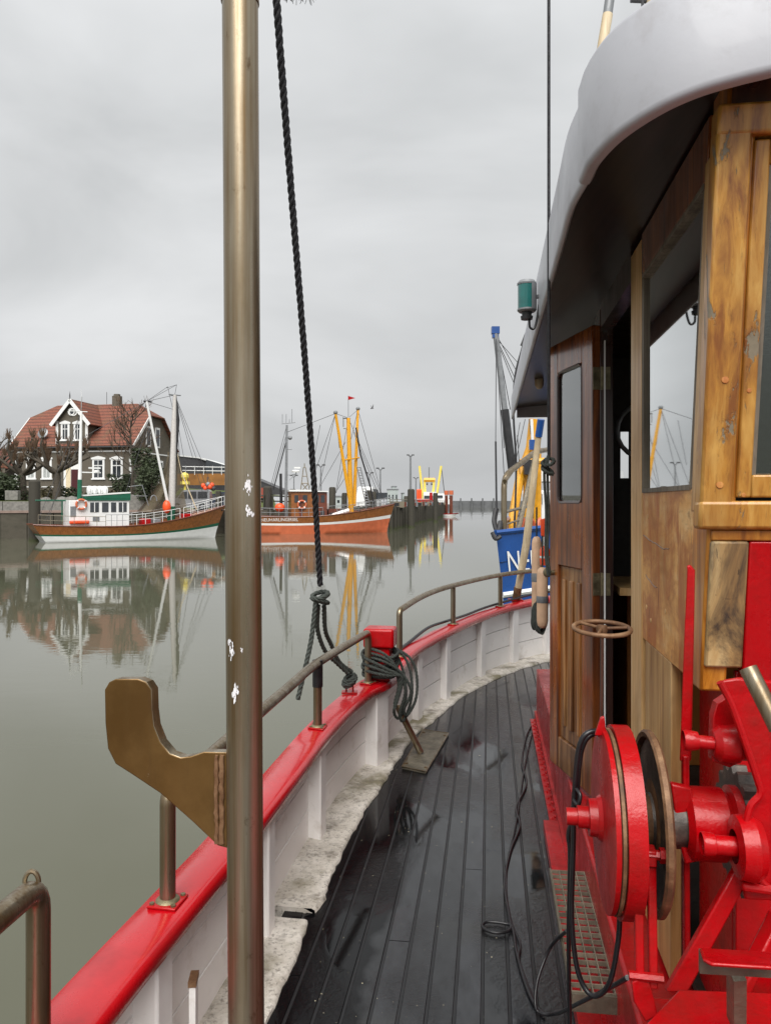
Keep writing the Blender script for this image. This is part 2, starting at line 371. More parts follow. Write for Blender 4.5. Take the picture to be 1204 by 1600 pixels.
M['teal_glass'] = simple('green_lamp_lens', (.0, .11, .10), .12, 0, .2, 20, coat=1)

# ================================================================== setting
def struct(name, mb, mat, **k): return tag(mb.build(name, mat, None, **k), kind='structure')
b = MB(); b.poly([(-4000, -600, 0), (4000, -600, 0), (4000, 7000, 0), (-4000, 7000, 0)]); struct('water', b, M['water'])
M['sea_floor'] = simple('mud', (.05, .045, .03), .9)

# quay line in plan (water edge), used for ground, wall and piles
QL = [(-140, 42), (-60, 52.5), (-33, 61.5), (-17.5, 71.0), (-13.5, 78.5), (-6, 81.5), (0.4, 84)]
M['quay'] = dirty_paint('stained_quay_wall', (.085, .075, .055), (.02, .022, .012), .6, .6, .5, (1, 1, 2.5), bs=.6, fine=4)
M['paving'] = simple('quay_paving', (.22, .19, .17), .7, 0, .25, 2, .3)
M['grass'] = simple('grass_ground', (.075, .10, .022), .9, 0, .35, 3, .5)
M['stone'] = simple('grey_stone', (.17, .165, .15), .8, 0, .3, 4, .5)
M['asphalt'] = simple('asphalt', (.06, .06, .062), .8, 0, .2, 4)
QZ = 2.25
land = QL + [(0.4, 84), (5, 250), (-20, 600), (-400, 600), (-400, 42)]
b = MB(); b.poly([(x, y, QZ) for x, y in land]); struct('quay_ground', b, M['paving'])
b = MB()
for (x0, y0), (x1, y1) in zip(QL, QL[1:]):
    n = max(1, int(math.hypot(x1-x0, y1-y0)/2)); d = Vector((x1-x0, y1-y0, 0)); nn = Vector((d.y, -d.x, 0)).normalized()
    for i in range(n):
        a = Vector((x0, y0, 0)) + d*i/n; c_ = Vector((x0, y0, 0)) + d*(i+1)/n
        b.boxf(a + nn*.0 - UP*1, c_-a - d.normalized()*.06, nn*-.4, UP*(QZ+1-.02))
tag(b.build('quay_wall', M['quay'], None), 'dark stained quay wall behind the moored wooden boats', 'wall')
b = MB()
for (x0, y0), (x1, y1) in zip(QL[:4], QL[1:4]):
    d = Vector((x1-x0, y1-y0, 0)); nn = Vector((d.y, -d.x, 0)).normalized()
    b.boxf(Vector((x0, y0, QZ-.12)) + nn*.08, d, nn*-.55, UP*.2)
M['cope'] = simple('quay_coping', (.26, .19, .16), .7, 0, .2, 2)
tag(b.build('quay_coping', M['cope'], None), 'pale coping beam along the top edge of the left quay', 'coping')
# raised lawn with its retaining wall, dike of grass further back
b = MB()
L0 = [(-140, 58), (-60, 64), (-35, 70.5), (-27, 74), (-27, 78), (-60, 78), (-140, 78)]
b.prism([(x, y, QZ-.05) for x, y in L0], (0, 0, .95)); struct('lawn', b, M['grass'])
b = MB()
for (x0, y0), (x1, y1) in zip(L0[:3], L0[1:4]):
    d = Vector((x1-x0, y1-y0, 0)); nn = Vector((d.y, -d.x, 0)).normalized(); b.boxf(Vector((x0, y0, QZ)) + nn*.02, d, nn*.3, UP*.85)
tag(b.build('garden_wall', M['stone'], None), 'low grey stone garden wall below the lawn of the house', 'wall')
b = MB(); b.prism([(x, y, QZ) for x, y in [(-140, 78), (-24, 78), (-22, 100), (-140, 100)]], (0, 0, 1.55)); struct('house_terrace', b, M['stone'])
b = MB(); b.loft([[Vector((-24, 84, QZ)), Vector((-24, 90, 4.7)), Vector((-24, 110, 4.75))], [Vector((-15, 90, QZ)), Vector((-15, 94, 3.7)), Vector((-15, 118, 4.0))]]); struct('dike', b, M['grass'])

# ================================================================== own boat
RS = [  # outer XY, inner XY, z top
 ((-1.15,-2.5),(-.98,-2.5),1.92), ((-1.0,-1),(-.84,-1),1.915), ((-.90,.3),(-.735,.3),1.91), ((-.82,1.2),(-.66,1.17),1.905),
 ((-.757,1.68),(-.60,1.65),1.90), ((-.66,2.2),(-.51,2.17),1.90), ((-.60,2.53),(-.45,2.50),1.90), ((-.50,3.18),(-.352,3.13),1.90),
 ((-.39,3.85),(-.25,3.79),1.90), ((-.23,4.55),(-.095,4.46),1.90), ((-.12,4.88),(.05,4.78),1.905), ((-.02,5.18),(.12,5.08),1.925),
 ((.08,5.45),(.19,5.38),1.945), ((.22,5.85),(.33,5.77),1.96), ((.425,6.32),(.535,6.23),1.97), ((.73,6.95),(.83,6.86),1.975),
 ((1.07,7.52),(1.155,7.42),1.985), ((1.54,8.05),(1.60,7.94),2.0), ((2.0,8.38),(2.03,8.25),2.01)]
VC = 1.45
half = []
for o_, i_, z in RS:
    a = vu(*o_); c_ = vu(*i_); half.append((Vector((a[0], a[1], z)), Vector((c_[0], c_[1], z))))
half.append((Vector((VC, 8.78, 2.02)), Vector((VC, 8.65, 2.02))))
mir = [(Vector((2*VC-a.x, a.y, a.z)), Vector((2*VC-c_.x, c_.y, c_.z))) for a, c_ in half[:-1]][::-1]
full = half + mir
OUT = spline([a for a, _ in full], 5); INN = spline([c_ for _, c_ in full], 5)
def FW(p): return W(p.x, p.y, p.z)
NH = 5*(len(half)-1)
boat = thing('fishing_cutter', W(VC, 3, 0), 'nearest fishing cutter with red rail, white bulwark, wet black deck and wooden wheelhouse', 'boat')
# rail cap
b = MB(); rows = []
for o_, i_ in zip(OUT, INN):
    d = (i_-o_); t_ = .058; e_ = .018
    q = [o_ + Vector((0, 0, -e_)), o_ + d*.1, i_ - d*.12, i_ - d*.03 + Vector((0, 0, -.006)), i_ + Vector((0, 0, -e_)), i_ + Vector((0, 0, -t_+.012)), i_ - d*.08 + Vector((0, 0, -t_)), o_ + d*.06 + Vector((0, 0, -t_)), o_ + Vector((0, 0, -t_+.01))]
    rows.append([FW(x) for x in q])
b.loft(rows, True); rail = b.build('rail_cap', M['red_rail'], boat, smooth=50)
# bulwark planking (grooved) and outer hull
b = MB(); rows = []
WZ = 1.40
def wallpt(o_, i_, f=.42): return o_ + (i_-o_)*f
for o_, i_ in zip(OUT, INN):
    wp = wallpt(o_, i_); top = wp.z - .05; zs = []; n = 3
    h = (top-WZ)/n; r_ = []; nd = (i_-o_).normalized(); nd.z = 0
    for k_ in range(n):
        z0 = WZ + k_*h; z1 = z0 + h
        for zz, inn in ((z0, -.02), (z0+.002, -.012), (z0+.004, 0), (z1-.004, 0), (z1-.002, -.012), (z1, -.02)): r_.append(Vector((wp.x, wp.y, zz)) + nd*inn)
    rows.append([FW(x) for x in r_])
b.loft(rows); b.build('bulwark_planking', M['white'], boat, smooth=20)
b = MB(); rows = []
for o_, i_ in zip(OUT, INN):
    c_ = Vector((VC, o_.y, 0)); r_ = []
    for zz, k_ in ((o_.z-.05, .0), (1.4, .02), (.9, .05), (.3, .12), (-.6, .4)):
        q = Vector((o_.x, o_.y, zz)) + (i_-o_)*.2; f_ = k_
        q.x = lerp(q.x, VC, f_*.5); q.y = q.y - f_*1.2*max(0, (o_.y-5)/3.5); r_.append(FW(q))
    rows.append(r_)
M['hull_black'] = simple('black_hull_paint', (.015, .016, .02), .3, 0, .2, 2)
b.loft(rows); b.build('hull', M['hull_black'], boat)
# frames (bulwark posts)
def rail_at_Y(Yv):
    for k_ in range(NH):
        A = FW(INN[k_]); B = FW(INN[k_+1])
        if A.y <= Yv <= B.y: t_ = (Yv-A.y)/(B.y-A.y+1e-9); return OUT[k_].lerp(OUT[k_+1], t_), INN[k_].lerp(INN[k_+1], t_), (INN[k_+1]-INN[k_]).normalized()
    return OUT[NH], INN[NH], Vector((1, 0, 0))
POSTS = [(.2, .09), (1.15, .09), (1.98, .09), (2.84, .08), (3.66, .10), (4.68, .15), (5.63, .10), (6.22, .10), (7.02, .11), (7.62, .11), (8.05, .11)]
for Yv, wd in POSTS:
    o_, i_, td = rail_at_Y(Yv); td.z = 0; nd = (i_-o_); nd.z = 0; nd.normalize()
    wp = wallpt(o_, i_); inn = i_ - nd*.022
    b = MB(); base = Vector((wp.x, wp.y, WZ)) - nd*.03 - td*wd/2
    dep = (Vector((inn.x, inn.y, 0))-Vector((wp.x, wp.y, 0))).length + .03
    hgt = i_.z - .056 - WZ
    q = [base, base+td*wd, base+td*wd+nd*dep, base+nd*dep]
    b.prism([FW(x) for x in q], UP*hgt); b.build('bulwark_post', M['white'], boat, bevel=.008)
for k_ in range(6):   # far side frames
    a = half[17-3*k_ if 17-3*k_ > 0 else 1]; o_, i_ = Vector((2*VC-a[0].x, a[0].y, a[0].z)), Vector((2*VC-a[1].x, a[1].y, a[1].z))
    wp = wallpt(o_, i_); nd = (i_-o_).normalized(); td = Vector((-nd.y, nd.x, 0))
    b = MB(); b.prism([FW(x) for x in (Vector((wp.x, wp.y, WZ))-td*.05, Vector((wp.x, wp.y, WZ))+td*.05, Vector((i_.x, i_.y, WZ))+td*.05-nd*.02, Vector((i_.x, i_.y, WZ))-td*.05-nd*.02)], UP*(i_.z-.056-WZ)); b.build('bulwark_post', M['white'], boat, bevel=.008)
# deck planks
cv = [(half[k_][1].x, half[k_][1].y) for k_ in range(4, len(half))]
cvx = [x for x, y in cv]; cvy = [y for x, y in cv]
b = MB(); pw = .0865; v = VC - 28*pw
while v < VC + 27.5*pw:
    vm = v + pw/2; vs = vm if vm <= VC else 2*VC-vm
    u1 = interp(cvx, cvy, vs) + .08 if vs > cvx[0] else 1.5
    u0 = -2.2; nseg = 1; z = 1.398 + random.uniform(-.0008, .0008); tl = random.uniform(-.0006, .0006)
    cuts = [u0, u1] if random.random() < .4 else [u0, random.uniform(2, 6.4), u1]
    cuts = [x for x in cuts if x <= u1]
    for a, c_ in zip(cuts, cuts[1:]):
        q = [(v+.003, 0), (v+.005, .0), (v+pw-.005, 0), (v+pw-.003, 0)]
        b.loft([[W(v+.0028, a, z-.006), W(v+.0065, a, z), W(v+pw-.0065, a, z+tl), W(v+pw-.0028, a, z-.006)], [W(v+.0028, c_-.004, z-.006), W(v+.0065, c_-.004, z), W(v+pw-.0065, c_-.004, z+tl), W(v+pw-.0028, c_-.004, z-.006)]])
    v += pw
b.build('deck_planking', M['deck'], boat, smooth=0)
b = MB(); b.poly([FW(Vector((x.x, x.y, 1.3945))) for x in INN]); b.build('deck_seams', M['caulk'], boat, smooth=0)
# margin (covering) board with chipped inner edge
DE = [(-.55,-2.5),(-.50,-.5),(-.47,1),(-.41,1.9),(-.36,2.36),(-.329,2.6),(-.296,2.92),(-.26,3.04),(-.198,3.5),(-.142,3.8),(-.113,4.01),(-.052,4.175),(.03,4.59),(.198,5.29),(.343,5.58),(.566,6.19),(.814,6.66),(1.08,7.1),(1.364,7.46),(1.594,7.7),(2.1,8.0)]
def margin(Ya, Yb):
    b = MB(); rows = []; n = max(4, int((Yb-Ya)/.035))
    for k_ in range(n+1):
        Yv = lerp(Ya, Yb, k_/n); o_, i_, td = rail_at_Y(Yv)
        wp = FW(wallpt(o_, i_, .40))
        ex = interp([y for x, y in DE], [x for x, y in DE], Yv); j = noise.noise(Vector((Yv*6, 1.3, 0)))*.016 + noise.noise(Vector((Yv*25, 4, 0)))*.009 + noise.noise(Vector((Yv*60, 9, 0)))*.004
        e_ = Vector((ex+j, Yv, 0)); dv = Vector((wp.x, wp.y, 0)) ; r_ = []
        for f_ in (0, .25, .5, .75, .92, .985, 1):
            q = dv.lerp(e_, f_); h = 1.414 + noise.noise(Vector((q.x*9, q.y*9, 0)))*.005 + noise.noise(q*40)*.002
            if f_ == .985: h = 1.408
            if f_ == 1: h = 1.392
            r_.append(Vector((q.x, q.y, h)))
        rows.append(r_)
    b.loft(rows); b.poly([rows[0][0], rows[0][3], rows[0][6], rows[0][6]-UP*.03, rows[0][0]-UP*.04]); 
    return b
margin(-2.0, 2.93).build('covering_board', M['margin'], boat, smooth=60)
margin(3.0, 8.2).build('covering_board', M['margin'], boat, smooth=60)
# board leaning in bulwark
b = MB(); o_, i_, td = rail_at_Y(2.07); q = FW(Vector((i_.x, i_.y, 1.41))); b.box(q+Vector((.012, 0, .15)), .018, .05, .30, .1); b.build('drain_flap', M['white'], boat, bevel=.003)
b = MB(); b.box(q+Vector((.012, 0, .308)), .022, .055, .014, .1); b.build('flap_edge', M['rust'], boat)

# ---- handrails on the rail
def bend(pts, r, n=5):
    pts = [Vector(p) for p in pts]; o = [pts[0]]
    for a, p_, c_ in zip(pts, pts[1:], pts[2:]):
        d1 = (a-p_); d2 = (c_-p_); k_ = min(r, d1.length*.45, d2.length*.45); A = p_+d1.normalized()*k_; B = p_+d2.normalized()*k_
        for i in range(n+1):
            t_ = i/n; o.append(A*(1-t_)**2 + p_*2*t_*(1-t_) + B*t_*t_)
    return o + [pts[-1]]
def rp_(Yv, f=.5):
    o_, i_, _ = rail_at_Y(Yv); return FW(o_.lerp(i_, f))
def handrail(Ys, hs, ends, posts, r=.0215):
    h = None
    top = [rp_(y)+UP*z for y, z in zip(Ys, hs)]
    path = spline(top, 5)
    pth = ([rp_(Ys[0])] if ends[0] else []) + path + ([rp_(Ys[-1])] if ends[1] else [])
    if ends[0]: pth = bend([pth[0], path[0], path[1]], .05) + path[1:] + ([rp_(Ys[-1])] if ends[1] else [])
    if ends[1]: pth = pth[:-2] + bend([pth[-3], path[-1], rp_(Ys[-1])], .05)
    hb = MB(); hb.tube(pth, r, 14); ho = hb.build('handrail', M['steel'], boat, smooth=60)
    for y in posts:
        q = rp_(y); zt = interp(Ys, hs, y); mb = MB(); mb.tube([q, q+UP*(zt-.005)], r, 14); mb.build('stanchion', M['steel'], ho, smooth=60)
    for y in posts + ([Ys[0]] if ends[0] else []) + ([Ys[-1]] if ends[1] else []):
        q = rp_(y); o_, i_, td = rail_at_Y(y); tw = W(td.x, td.y, 0); nw = W((i_-o_).x, (i_-o_).y, 0).normalized()
        mb = MB(); mb.box(q+UP*.004, .085, .085, .008, 0, (tw.normalized(), nw, UP)); mb.build('foot_plate', M['red'], ho, bevel=.003)
        mb = MB(); mb.lathe([(r+.012, .008), (r+.009, .012), (r, .016)], q, UP, 16)
        for a_ in (-1, 1):
            for c_ in (-1, 1): mb.lathe([(.007, .008), (.007, .013), (0, .014)], q+tw.normalized()*a_*.031+nw*c_*.031, UP, 6)
        mb.build('foot_weld', M['brass'], ho)
    return ho
handrail([-1.6, -.5, .6, 1.53], [.36, .35, .345, .33], (False, True), [.2], .0235)
handrail([2.10, 2.6, 3.2, 3.75, 4.62], [.30, .315, .315, .315, .31], (True, True), [3.73])
handrail([5.25, 5.8, 6.42, 7.45, 8.1], [.32, .33, .33, .31, .29], (True, False), [6.42, 7.42])
b = MB(); q = rp_(1.53)+UP*.346+Vector((-.004, -.02, 0)); b.tube([q+Vector((math.cos(a)*.014, 0, math.sin(a)*.022)) for a in [math.pi*k_/8 for k_ in range(9)]], .005, 8); b.build('shackle_eye', M['steel'], boat)
b = MB(); q = rp_(3.73); b.tube([q+UP*.20, q+UP*.33], .0255, 12); b.build('rubber_sleeve', M['black_rubber'], boat)

# ---- bollard with red cap
q = rp_(4.68); q.x += .0
b = MB(); o_, i_, td = rail_at_Y(4.68); tw = W(td.x, td.y, 0).normalized(); nw = W((i_-o_).x, (i_-o_).y, 0).normalized()
fx = Vector((.985, -.17, 0)); fy = Vector((.17, .985, 0))
q = P(594, 1060, 4.78); q.z = 1.9
b.box(q+UP*.15, .135, .12, .30, 0, (fx, fy, UP)); bol = b.build('bollard', M['red'], boat, bevel=.01)
b = MB(); b.box(q+UP*.265, .19, .16, .12, 0, (fx, fy, UP)); b.build('bollard_cap', M['red'], bol, bevel=.016, seg=3)
BOL = q.copy()
# ---- deck plate with steel rod
b = MB(); pl = [G(628, 1198, 1.412), G(665, 1206, 1.412), G(700, 1146, 1.412), G(661, 1140, 1.412)]
M['plate'] = simple('muddy_steel_plate', (.13, .115, .085), .4, .3, .5, 14, .5)
b.prism(pl, UP*-.014); pt_ = b.build('deck_plate', M['plate'], boat, bevel=.002)
b = MB(); b.tube([pl[0], pl[1], pl[2], pl[3]], .006, 6, closed=True)
for c_ in pl: b.lathe([(.012, 0), (.011, .006), (0, .007)], c_.lerp((pl[0]+pl[2])/2, .16), UP, 8)
b.build('plate_rim', M['steel'], pt_)
b = MB(); b.tube([G(657, 1176, 1.42), P(628, 1118, 4.85)], .021, 12); b.tube([P(628, 1118, 4.85), P(622, 1105, 4.9)], .021, 12); b.build('steel_strut', M['steel'], boat, smooth=60)

# ---- wheelhouse
def vAt0(px, u): k_ = (px-CX)/F; return u*(AX.x - k_*AX.y)/(k_*AN.y - AN.x)
ZB = 2.60; VS = .446
def uf(z): return 1.694 - .169*(z-2.64)
wh = MB(); TH = .04
def wallpiece(mb, pts, th=TH, out=0): mb.prism([W(VS-out, u, z) for u, z in pts], AN*(th+out))
u_ = lambda Y: (Y + .1328*VS)/.9911
uJ = u_(2.44); uJ2 = u_(2.27); uH = u_(3.10)
ZW0, ZW1 = 3.03, 3.665
# walls: single mesh for the carcass
wh.prism([W(VS+.006, uH+.03, 1.8), W(VS+.006, 5.6, 1.8), W(VS+.006, 5.6, 3.80), W(VS+.006, uH+.03, 3.80)], AN*.04)
wh.prism([W(VS, 5.6, 1.4), W(2*VC-VS, 5.6, 1.4), W(2*VC-VS, 5.6, 2.7), W(VS, 5.6, 2.7)], AX*.04)
wh.prism([W(2*VC-VS, uf(2.65), 2.65), W(2*VC-VS, 5.6, 2.65), W(2*VC-VS, 5.6, 2.75), W(2*VC-VS, uf(2.75), 2.75)], -AN*.04)
for a, c_ in ((1.75, 2.0), (2.9, 3.1), (4.1, 5.6)): wh.prism([W(2*VC-VS, a, 2.7), W(2*VC-VS, c_, 2.7), W(2*VC-VS, c_, 3.8), W(2*VC-VS, a, 3.8)], -AN*.04)
for a, c_ in ((VS, .75), (1.25, 1.65), (2.1, 2*VC-VS)): wh.prism([W(a, 5.6, 2.7), W(c_, 5.6, 2.7), W(c_, 5.6, 3.8), W(a, 5.6, 3.8)], AX*.04)
wheelhouse = wh.build('wheelhouse', M['mahog_dark'], boat)
# interior floor, ceiling, locker
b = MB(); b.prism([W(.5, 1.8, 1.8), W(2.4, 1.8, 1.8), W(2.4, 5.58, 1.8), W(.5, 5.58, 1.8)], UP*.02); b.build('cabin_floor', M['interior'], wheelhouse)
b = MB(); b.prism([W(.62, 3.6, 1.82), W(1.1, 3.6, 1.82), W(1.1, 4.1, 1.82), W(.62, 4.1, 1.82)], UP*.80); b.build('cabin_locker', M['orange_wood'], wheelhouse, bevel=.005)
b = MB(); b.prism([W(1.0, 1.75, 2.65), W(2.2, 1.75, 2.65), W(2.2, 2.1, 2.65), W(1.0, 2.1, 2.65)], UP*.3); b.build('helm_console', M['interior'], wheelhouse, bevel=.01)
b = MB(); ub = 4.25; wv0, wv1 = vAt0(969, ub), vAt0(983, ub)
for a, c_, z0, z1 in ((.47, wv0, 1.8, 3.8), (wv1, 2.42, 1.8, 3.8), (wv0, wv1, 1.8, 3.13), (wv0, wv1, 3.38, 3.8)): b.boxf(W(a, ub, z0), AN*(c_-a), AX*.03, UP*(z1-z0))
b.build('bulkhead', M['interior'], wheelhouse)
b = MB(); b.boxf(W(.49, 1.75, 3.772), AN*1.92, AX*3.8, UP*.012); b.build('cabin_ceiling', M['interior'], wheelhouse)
b = MB(); b.boxf(W(.458, uH-.012, 1.9), AN*.006, AX*.006, UP*1.75); b.build('gap_light_strip', M['white_hull'], wheelhouse)  # white strip added to stand for light through the door gap
b = MB(); b.boxf(W(.53, uH+.05, 2.62), AN*.8, AX*.5, UP*.03); b.build('chart_shelf', M['pale_stile'], wheelhouse)
b = MB(); cc = W(.75, 3.9, 3.35); b.tube([cc+Vector((math.cos(a)*.13, 0, math.sin(a)*.13)) for a in [2*math.pi*k_/20 for k_ in range(20)]], .012, 8, closed=True); b.build('hanging_ring', M['grey'], wheelhouse)
# side jamb, panel, window
b = MB(); wallpiece(b, [(uJ, 1.8), (uJ2, 1.8), (uJ2, 3.78), (uJ, 3.78)]); b.build('door_jamb', M['pale_stile'], wheelhouse, bevel=.004)
b = MB(); uA = u_(2.235); uB = u_(1.92); wallpiece(b, [(uA, 1.8), (uB, 1.8), (uB, ZB), (uA, ZB)], .03, -.004); b.build('lower_plank', M['brown_plank'], wheelhouse, bevel=.003)
b = MB(); wallpiece(b, [(uJ2-.001, ZB), (uf(ZB)+.12, ZB), (uf(ZW0)+.115, ZW0), (uJ2-.001, ZW0)], .035, -.003); b.build('side_panel', M['pale_panel'], wheelhouse, bevel=.003)
b = MB(); wallpiece(b, [(uf(ZB)+.118, ZB), (uf(ZB)+.003, ZB), (uf(3.8)+.003, 3.8), (uf(3.8)+.105, 3.8)], .05, .004); b.build('corner_post', M['oak2'], wheelhouse, bevel=.006)
b = MB(); wallpiece(b, [(uf(ZW0)+.165, ZW0-.05), (uf(ZW0)+.118, ZW0-.05), (uf(ZW1)+.118, ZW1+.04), (uf(ZW1)+.155, ZW1+.04)], .045, .0); b.build('window_stile', M['pale_stile'], wheelhouse, bevel=.003)
b = MB(); wallpiece(b, [(uJ2-.001, ZW1), (uf(ZW1)+.156, ZW1), (uf(ZW1)+.12, 3.79), (uJ2-.001, 3.79)], .04, 0); b.build('window_header', M['mahog'], wheelhouse, bevel=.003)  # darker wood colour stands in for the shade under the eave
b = MB(); b.prism([W(VS+.012, uJ2+.01, ZW0-.01), W(VS+.012, uf(ZW0)+.13, ZW0-.01), W(VS+.012, uf(ZW1)+.13, ZW1+.01), W(VS+.012, uJ2+.01, ZW1+.01)], AN*.004)
sw = b.build('side_window', M['glass'], wheelhouse, smooth=0)
M['grey_wood'] = wood('grey_weathered_bead', [(.10, .085, .06), (.18, .15, .11), (.26, .22, .17)], (50, 50, 2), .6, coat=0)
b = MB()
gq = [(uJ2-.01, ZW0+.004), (uf(ZW0)+.172, ZW0+.004), (uf(ZW1)+.162, ZW1-.004), (uJ2-.01, ZW1-.004)]
for i in range(4):
    p_, q_ = gq[i], gq[(i+1) % 4]; b.bar(W(VS+.008, *p_), W(VS+.008, *q_), .018, .012)
b.build('window_bead', M['grey_wood'], sw)
for u0_, z0_ in ((uJ2-.06, 2.70), (uJ2-.12, 2.67), (uJ2-.3, 2.72), (uJ2-.08, 2.96)):
    b = MB(); b.lathe([(.007, 0), (.006, .0012), (0, .0014)], W(VS+.003, u0_, z0_), -AN, 12); b.build('plug', M['pale_stile'], wheelhouse)
for pts__ in ([(uJ2-.01, 2.905), (uJ2-.10, 2.893), (uJ2-.17, 2.889), (uJ2-.26, 2.88), (uJ2-.34, 2.883)], [(uJ2-.05, 2.79), (uJ2-.13, 2.775), (uJ2-.2, 2.77)]):
    b = MB(); b.tube([W(VS+.003, a, z+random.uniform(-.002, .002)) for a, z in [tuple(x)[:2] for x in spline([Vector((a, z, 0)) for a, z in pts__], 4)]], .0012, 5); b.build('crack', M['mahog_dark'], wheelhouse)
# far jamb + hinges
b = MB(); b.prism([W(VS-.002, uH, 1.8), W(VS+.05, uH, 1.8), W(VS+.05, uH, 3.78), W(VS-.002, uH, 3.78)], AX*.05); b.build('door_jamb', M['mahog_dark'], wheelhouse, bevel=.003)
b = MB(); b.prism([W(VS+.05, uJ, 3.70), W(VS+.0, uJ, 3.70), W(VS+.0, uH, 3.70), W(VS+.05, uH, 3.70)], UP*.1); b.build('door_header', M['mahog_dark'], wheelhouse)
# front face: in the raked plane
def FP(v, z, o=0): return W(v, uf(z)-o, z)
def fr(mb, v0, v1, z0, z1, th=.03, o=0): mb.prism([FP(v0, z0, o), FP(v1, z0, o), FP(v1, z1, o), FP(v0, z1, o)], AX*th)
zf0, zf1 = 2.975, 3.705
for k_, v0 in enumerate((VS, VS+.66, VS+1.33)):
    v1 = v0+.675 if k_ < 2 else 2*VC-VS
    for q0_, q1_ in ((v0-(.024 if k_ == 0 else -.001), v0+.040), (v1-.044, v1-.003)): b = MB(); fr(b, q0_, q1_, zf0, zf1, .05, .012); b.build('window_trim', M['oak'], wheelhouse, bevel=.006)
    b = MB(); fr(b, v0-(.024 if k_ == 0 else -.001), v1-.003, zf1-.02, zf1+.035, .05, .014); b.build('window_head', M['oak'], wheelhouse, bevel=.006)
    b = MB(); fr(b, v0-(.026 if k_ == 0 else -.001), v1-.003, zf0-.03, zf0+.028, .05, .016); b.build('window_sill', M['oak'], wheelhouse, bevel=.008)
    fw = MB(); fr(fw, v0+.047, v0+.076, zf0+.035, zf1-.026, .03, .002); fr(fw, v1-.082, v1-.05, zf0+.035, zf1-.026, .03, .002)
    fr(fw, v0+.076, v1-.082, zf0+.035, zf0+.08, .028, .001); fr(fw, v0+.076, v1-.082, zf1-.07, zf1-.026, .028, .001); sash = fw.build('window_sash', M['oak'], wheelhouse, bevel=.004)
    b = MB(); fr(b, v0+.07, v1-.07, zf0+.06, zf1-.05, .004, -.012); b.build('pane', M['glass'], sash, smooth=0)
    b = MB(); fr(b, v0+.0765, v0+.084, zf0+.08, zf1-.07, .016, -.004); b.build('window_bead', M['grey_wood'], sash)
    b = MB()
    for zz in (zf0+.06, 3.24):
        b.lathe([(.0075, 0), (.0065, .0012), (0, .0015)], FP(v0+.012, zz, .012), -AX, 12)
        b.lathe([(.005, 0), (.004, .001), (0, .0012)], FP(v0+.061, zz-.02, .002), -AX, 12)
    b.build('plug', M['pale_panel'], sash)
b = MB(); fr(b, VS+.002, 2*VC-VS, 2.60, 3.80, .01, -.045)
b = MB(); fr(b, VS+.003, 2*VC-VS-.003, zf1+.036, 3.80, .03, .0); b.build('front_header', M['mahog_dark'], wheelhouse)
b = MB(); fr(b, VS+.003, 2*VC-VS-.003, 2.922, zf0-.031, .03, .004); b.build('apron_board', M['oak2'], wheelhouse, bevel=.003)
b = MB(); fr(b, VS+.002, VS+.076, 2.655, 2.921, .03, .008); b.build('corner_block', M['rot_block'], wheelhouse, bevel=.005)
b = MB(); fr(b, VS+.078, 2*VC-VS-.003, 2.62, 2.921, .03, .002); b.build('front_panel', M['red'], wheelhouse, bevel=.004)
# red steel lower deckhouse
b = MB()
b.prism([W(.52, uf(2.6)+.02, 1.75), W(2*VC-.52, uf(2.6)+.02, 1.75), W(2*VC-.52, uf(2.6)+.02, 2.64), W(.52, uf(2.6)+.02, 2.64)], AX*.02)
b.prism([W(.52, uf(2.6)+.045, 1.75), W(.52, u_(1.93), 1.75), W(.52, u_(1.93), 2.598), W(.52, uf(2.6)+.045, 2.598)], AN*.02)
b.prism([W(2*VC-.45, uf(2.6)+.045, 1.4), W(2*VC-.45, 5.6, 1.4), W(2*VC-.45, 5.6, 2.64), W(2*VC-.45, uf(2.6)+.045, 2.64)], AN*.02)
b.build('deckhouse_plating', M['red'], wheelhouse, bevel=.003)
b = MB()
b.prism([W(.345, 1.3, 1.39), W(2*VC-.345, 1.3, 1.39), W(2*VC-.345, 5.72, 1.39), W(.345, 5.72, 1.39)], UP*.395); coam = b.build('coaming', M['red'], boat, bevel=.01)
b = MB(); b.boxf(W(.33, .2, 1.40), AX*5.53, AN*.03, UP*.075); b.boxf(W(.30, .2, 1.402), AX*5.53, AN*.045, UP*.012)
for k_ in range(60): b.ball(W(.328, .3+k_*.09, 1.44), .009, 8); b.ball(W(.312, .33+k_*.09, 1.414), .008, 8)
b.build('riveted_angle', M['red'], boat)
# door (open, folded back)
dn = Vector((.8324+.0, 3.10, 0)); df = Vector((.757, 3.555, 0)); dd = (df-dn); DL = dd.length; dd.normalize(); dt = Vector((dd.y, -dd.x, 0))
door = MB()
ZD0, ZD1 = 1.81, 3.715
def dpiece(mb, a, c_, z0, z1, o0=0, th=.035): mb.boxf(dn + dd*a + dt*o0 + UP*z0, dd*(c_-a), dt*th, UP*(z1-z0))
ga, gc, gz0, gz1 = .105, .365, 3.0, 3.58
dpiece(door, 0, ga, ZD0, ZD1); dpiece(door, gc, DL, ZD0, ZD1); dpiece(door, ga, gc, gz1, ZD1); dpiece(door, ga, gc, 2.72, gz0)
doo = door.build('door', M['mahog'], wheelhouse, bevel=.004)
b = MB(); dpiece(b, ga+.001, gc-.001, ZD0+.14, 2.719, .012, .02); 
for k_ in range(3): dpiece(b, ga+.03+k_*.08, ga+.06+k_*.08, ZD0+.2, 2.66, .002, .012)
dpiece(b, ga, gc, ZD0, ZD0+.139, .001, .033); b.build('door_panel', M['mahog_low'], doo, bevel=.005)
b = MB()
n = 8
pts2 = []
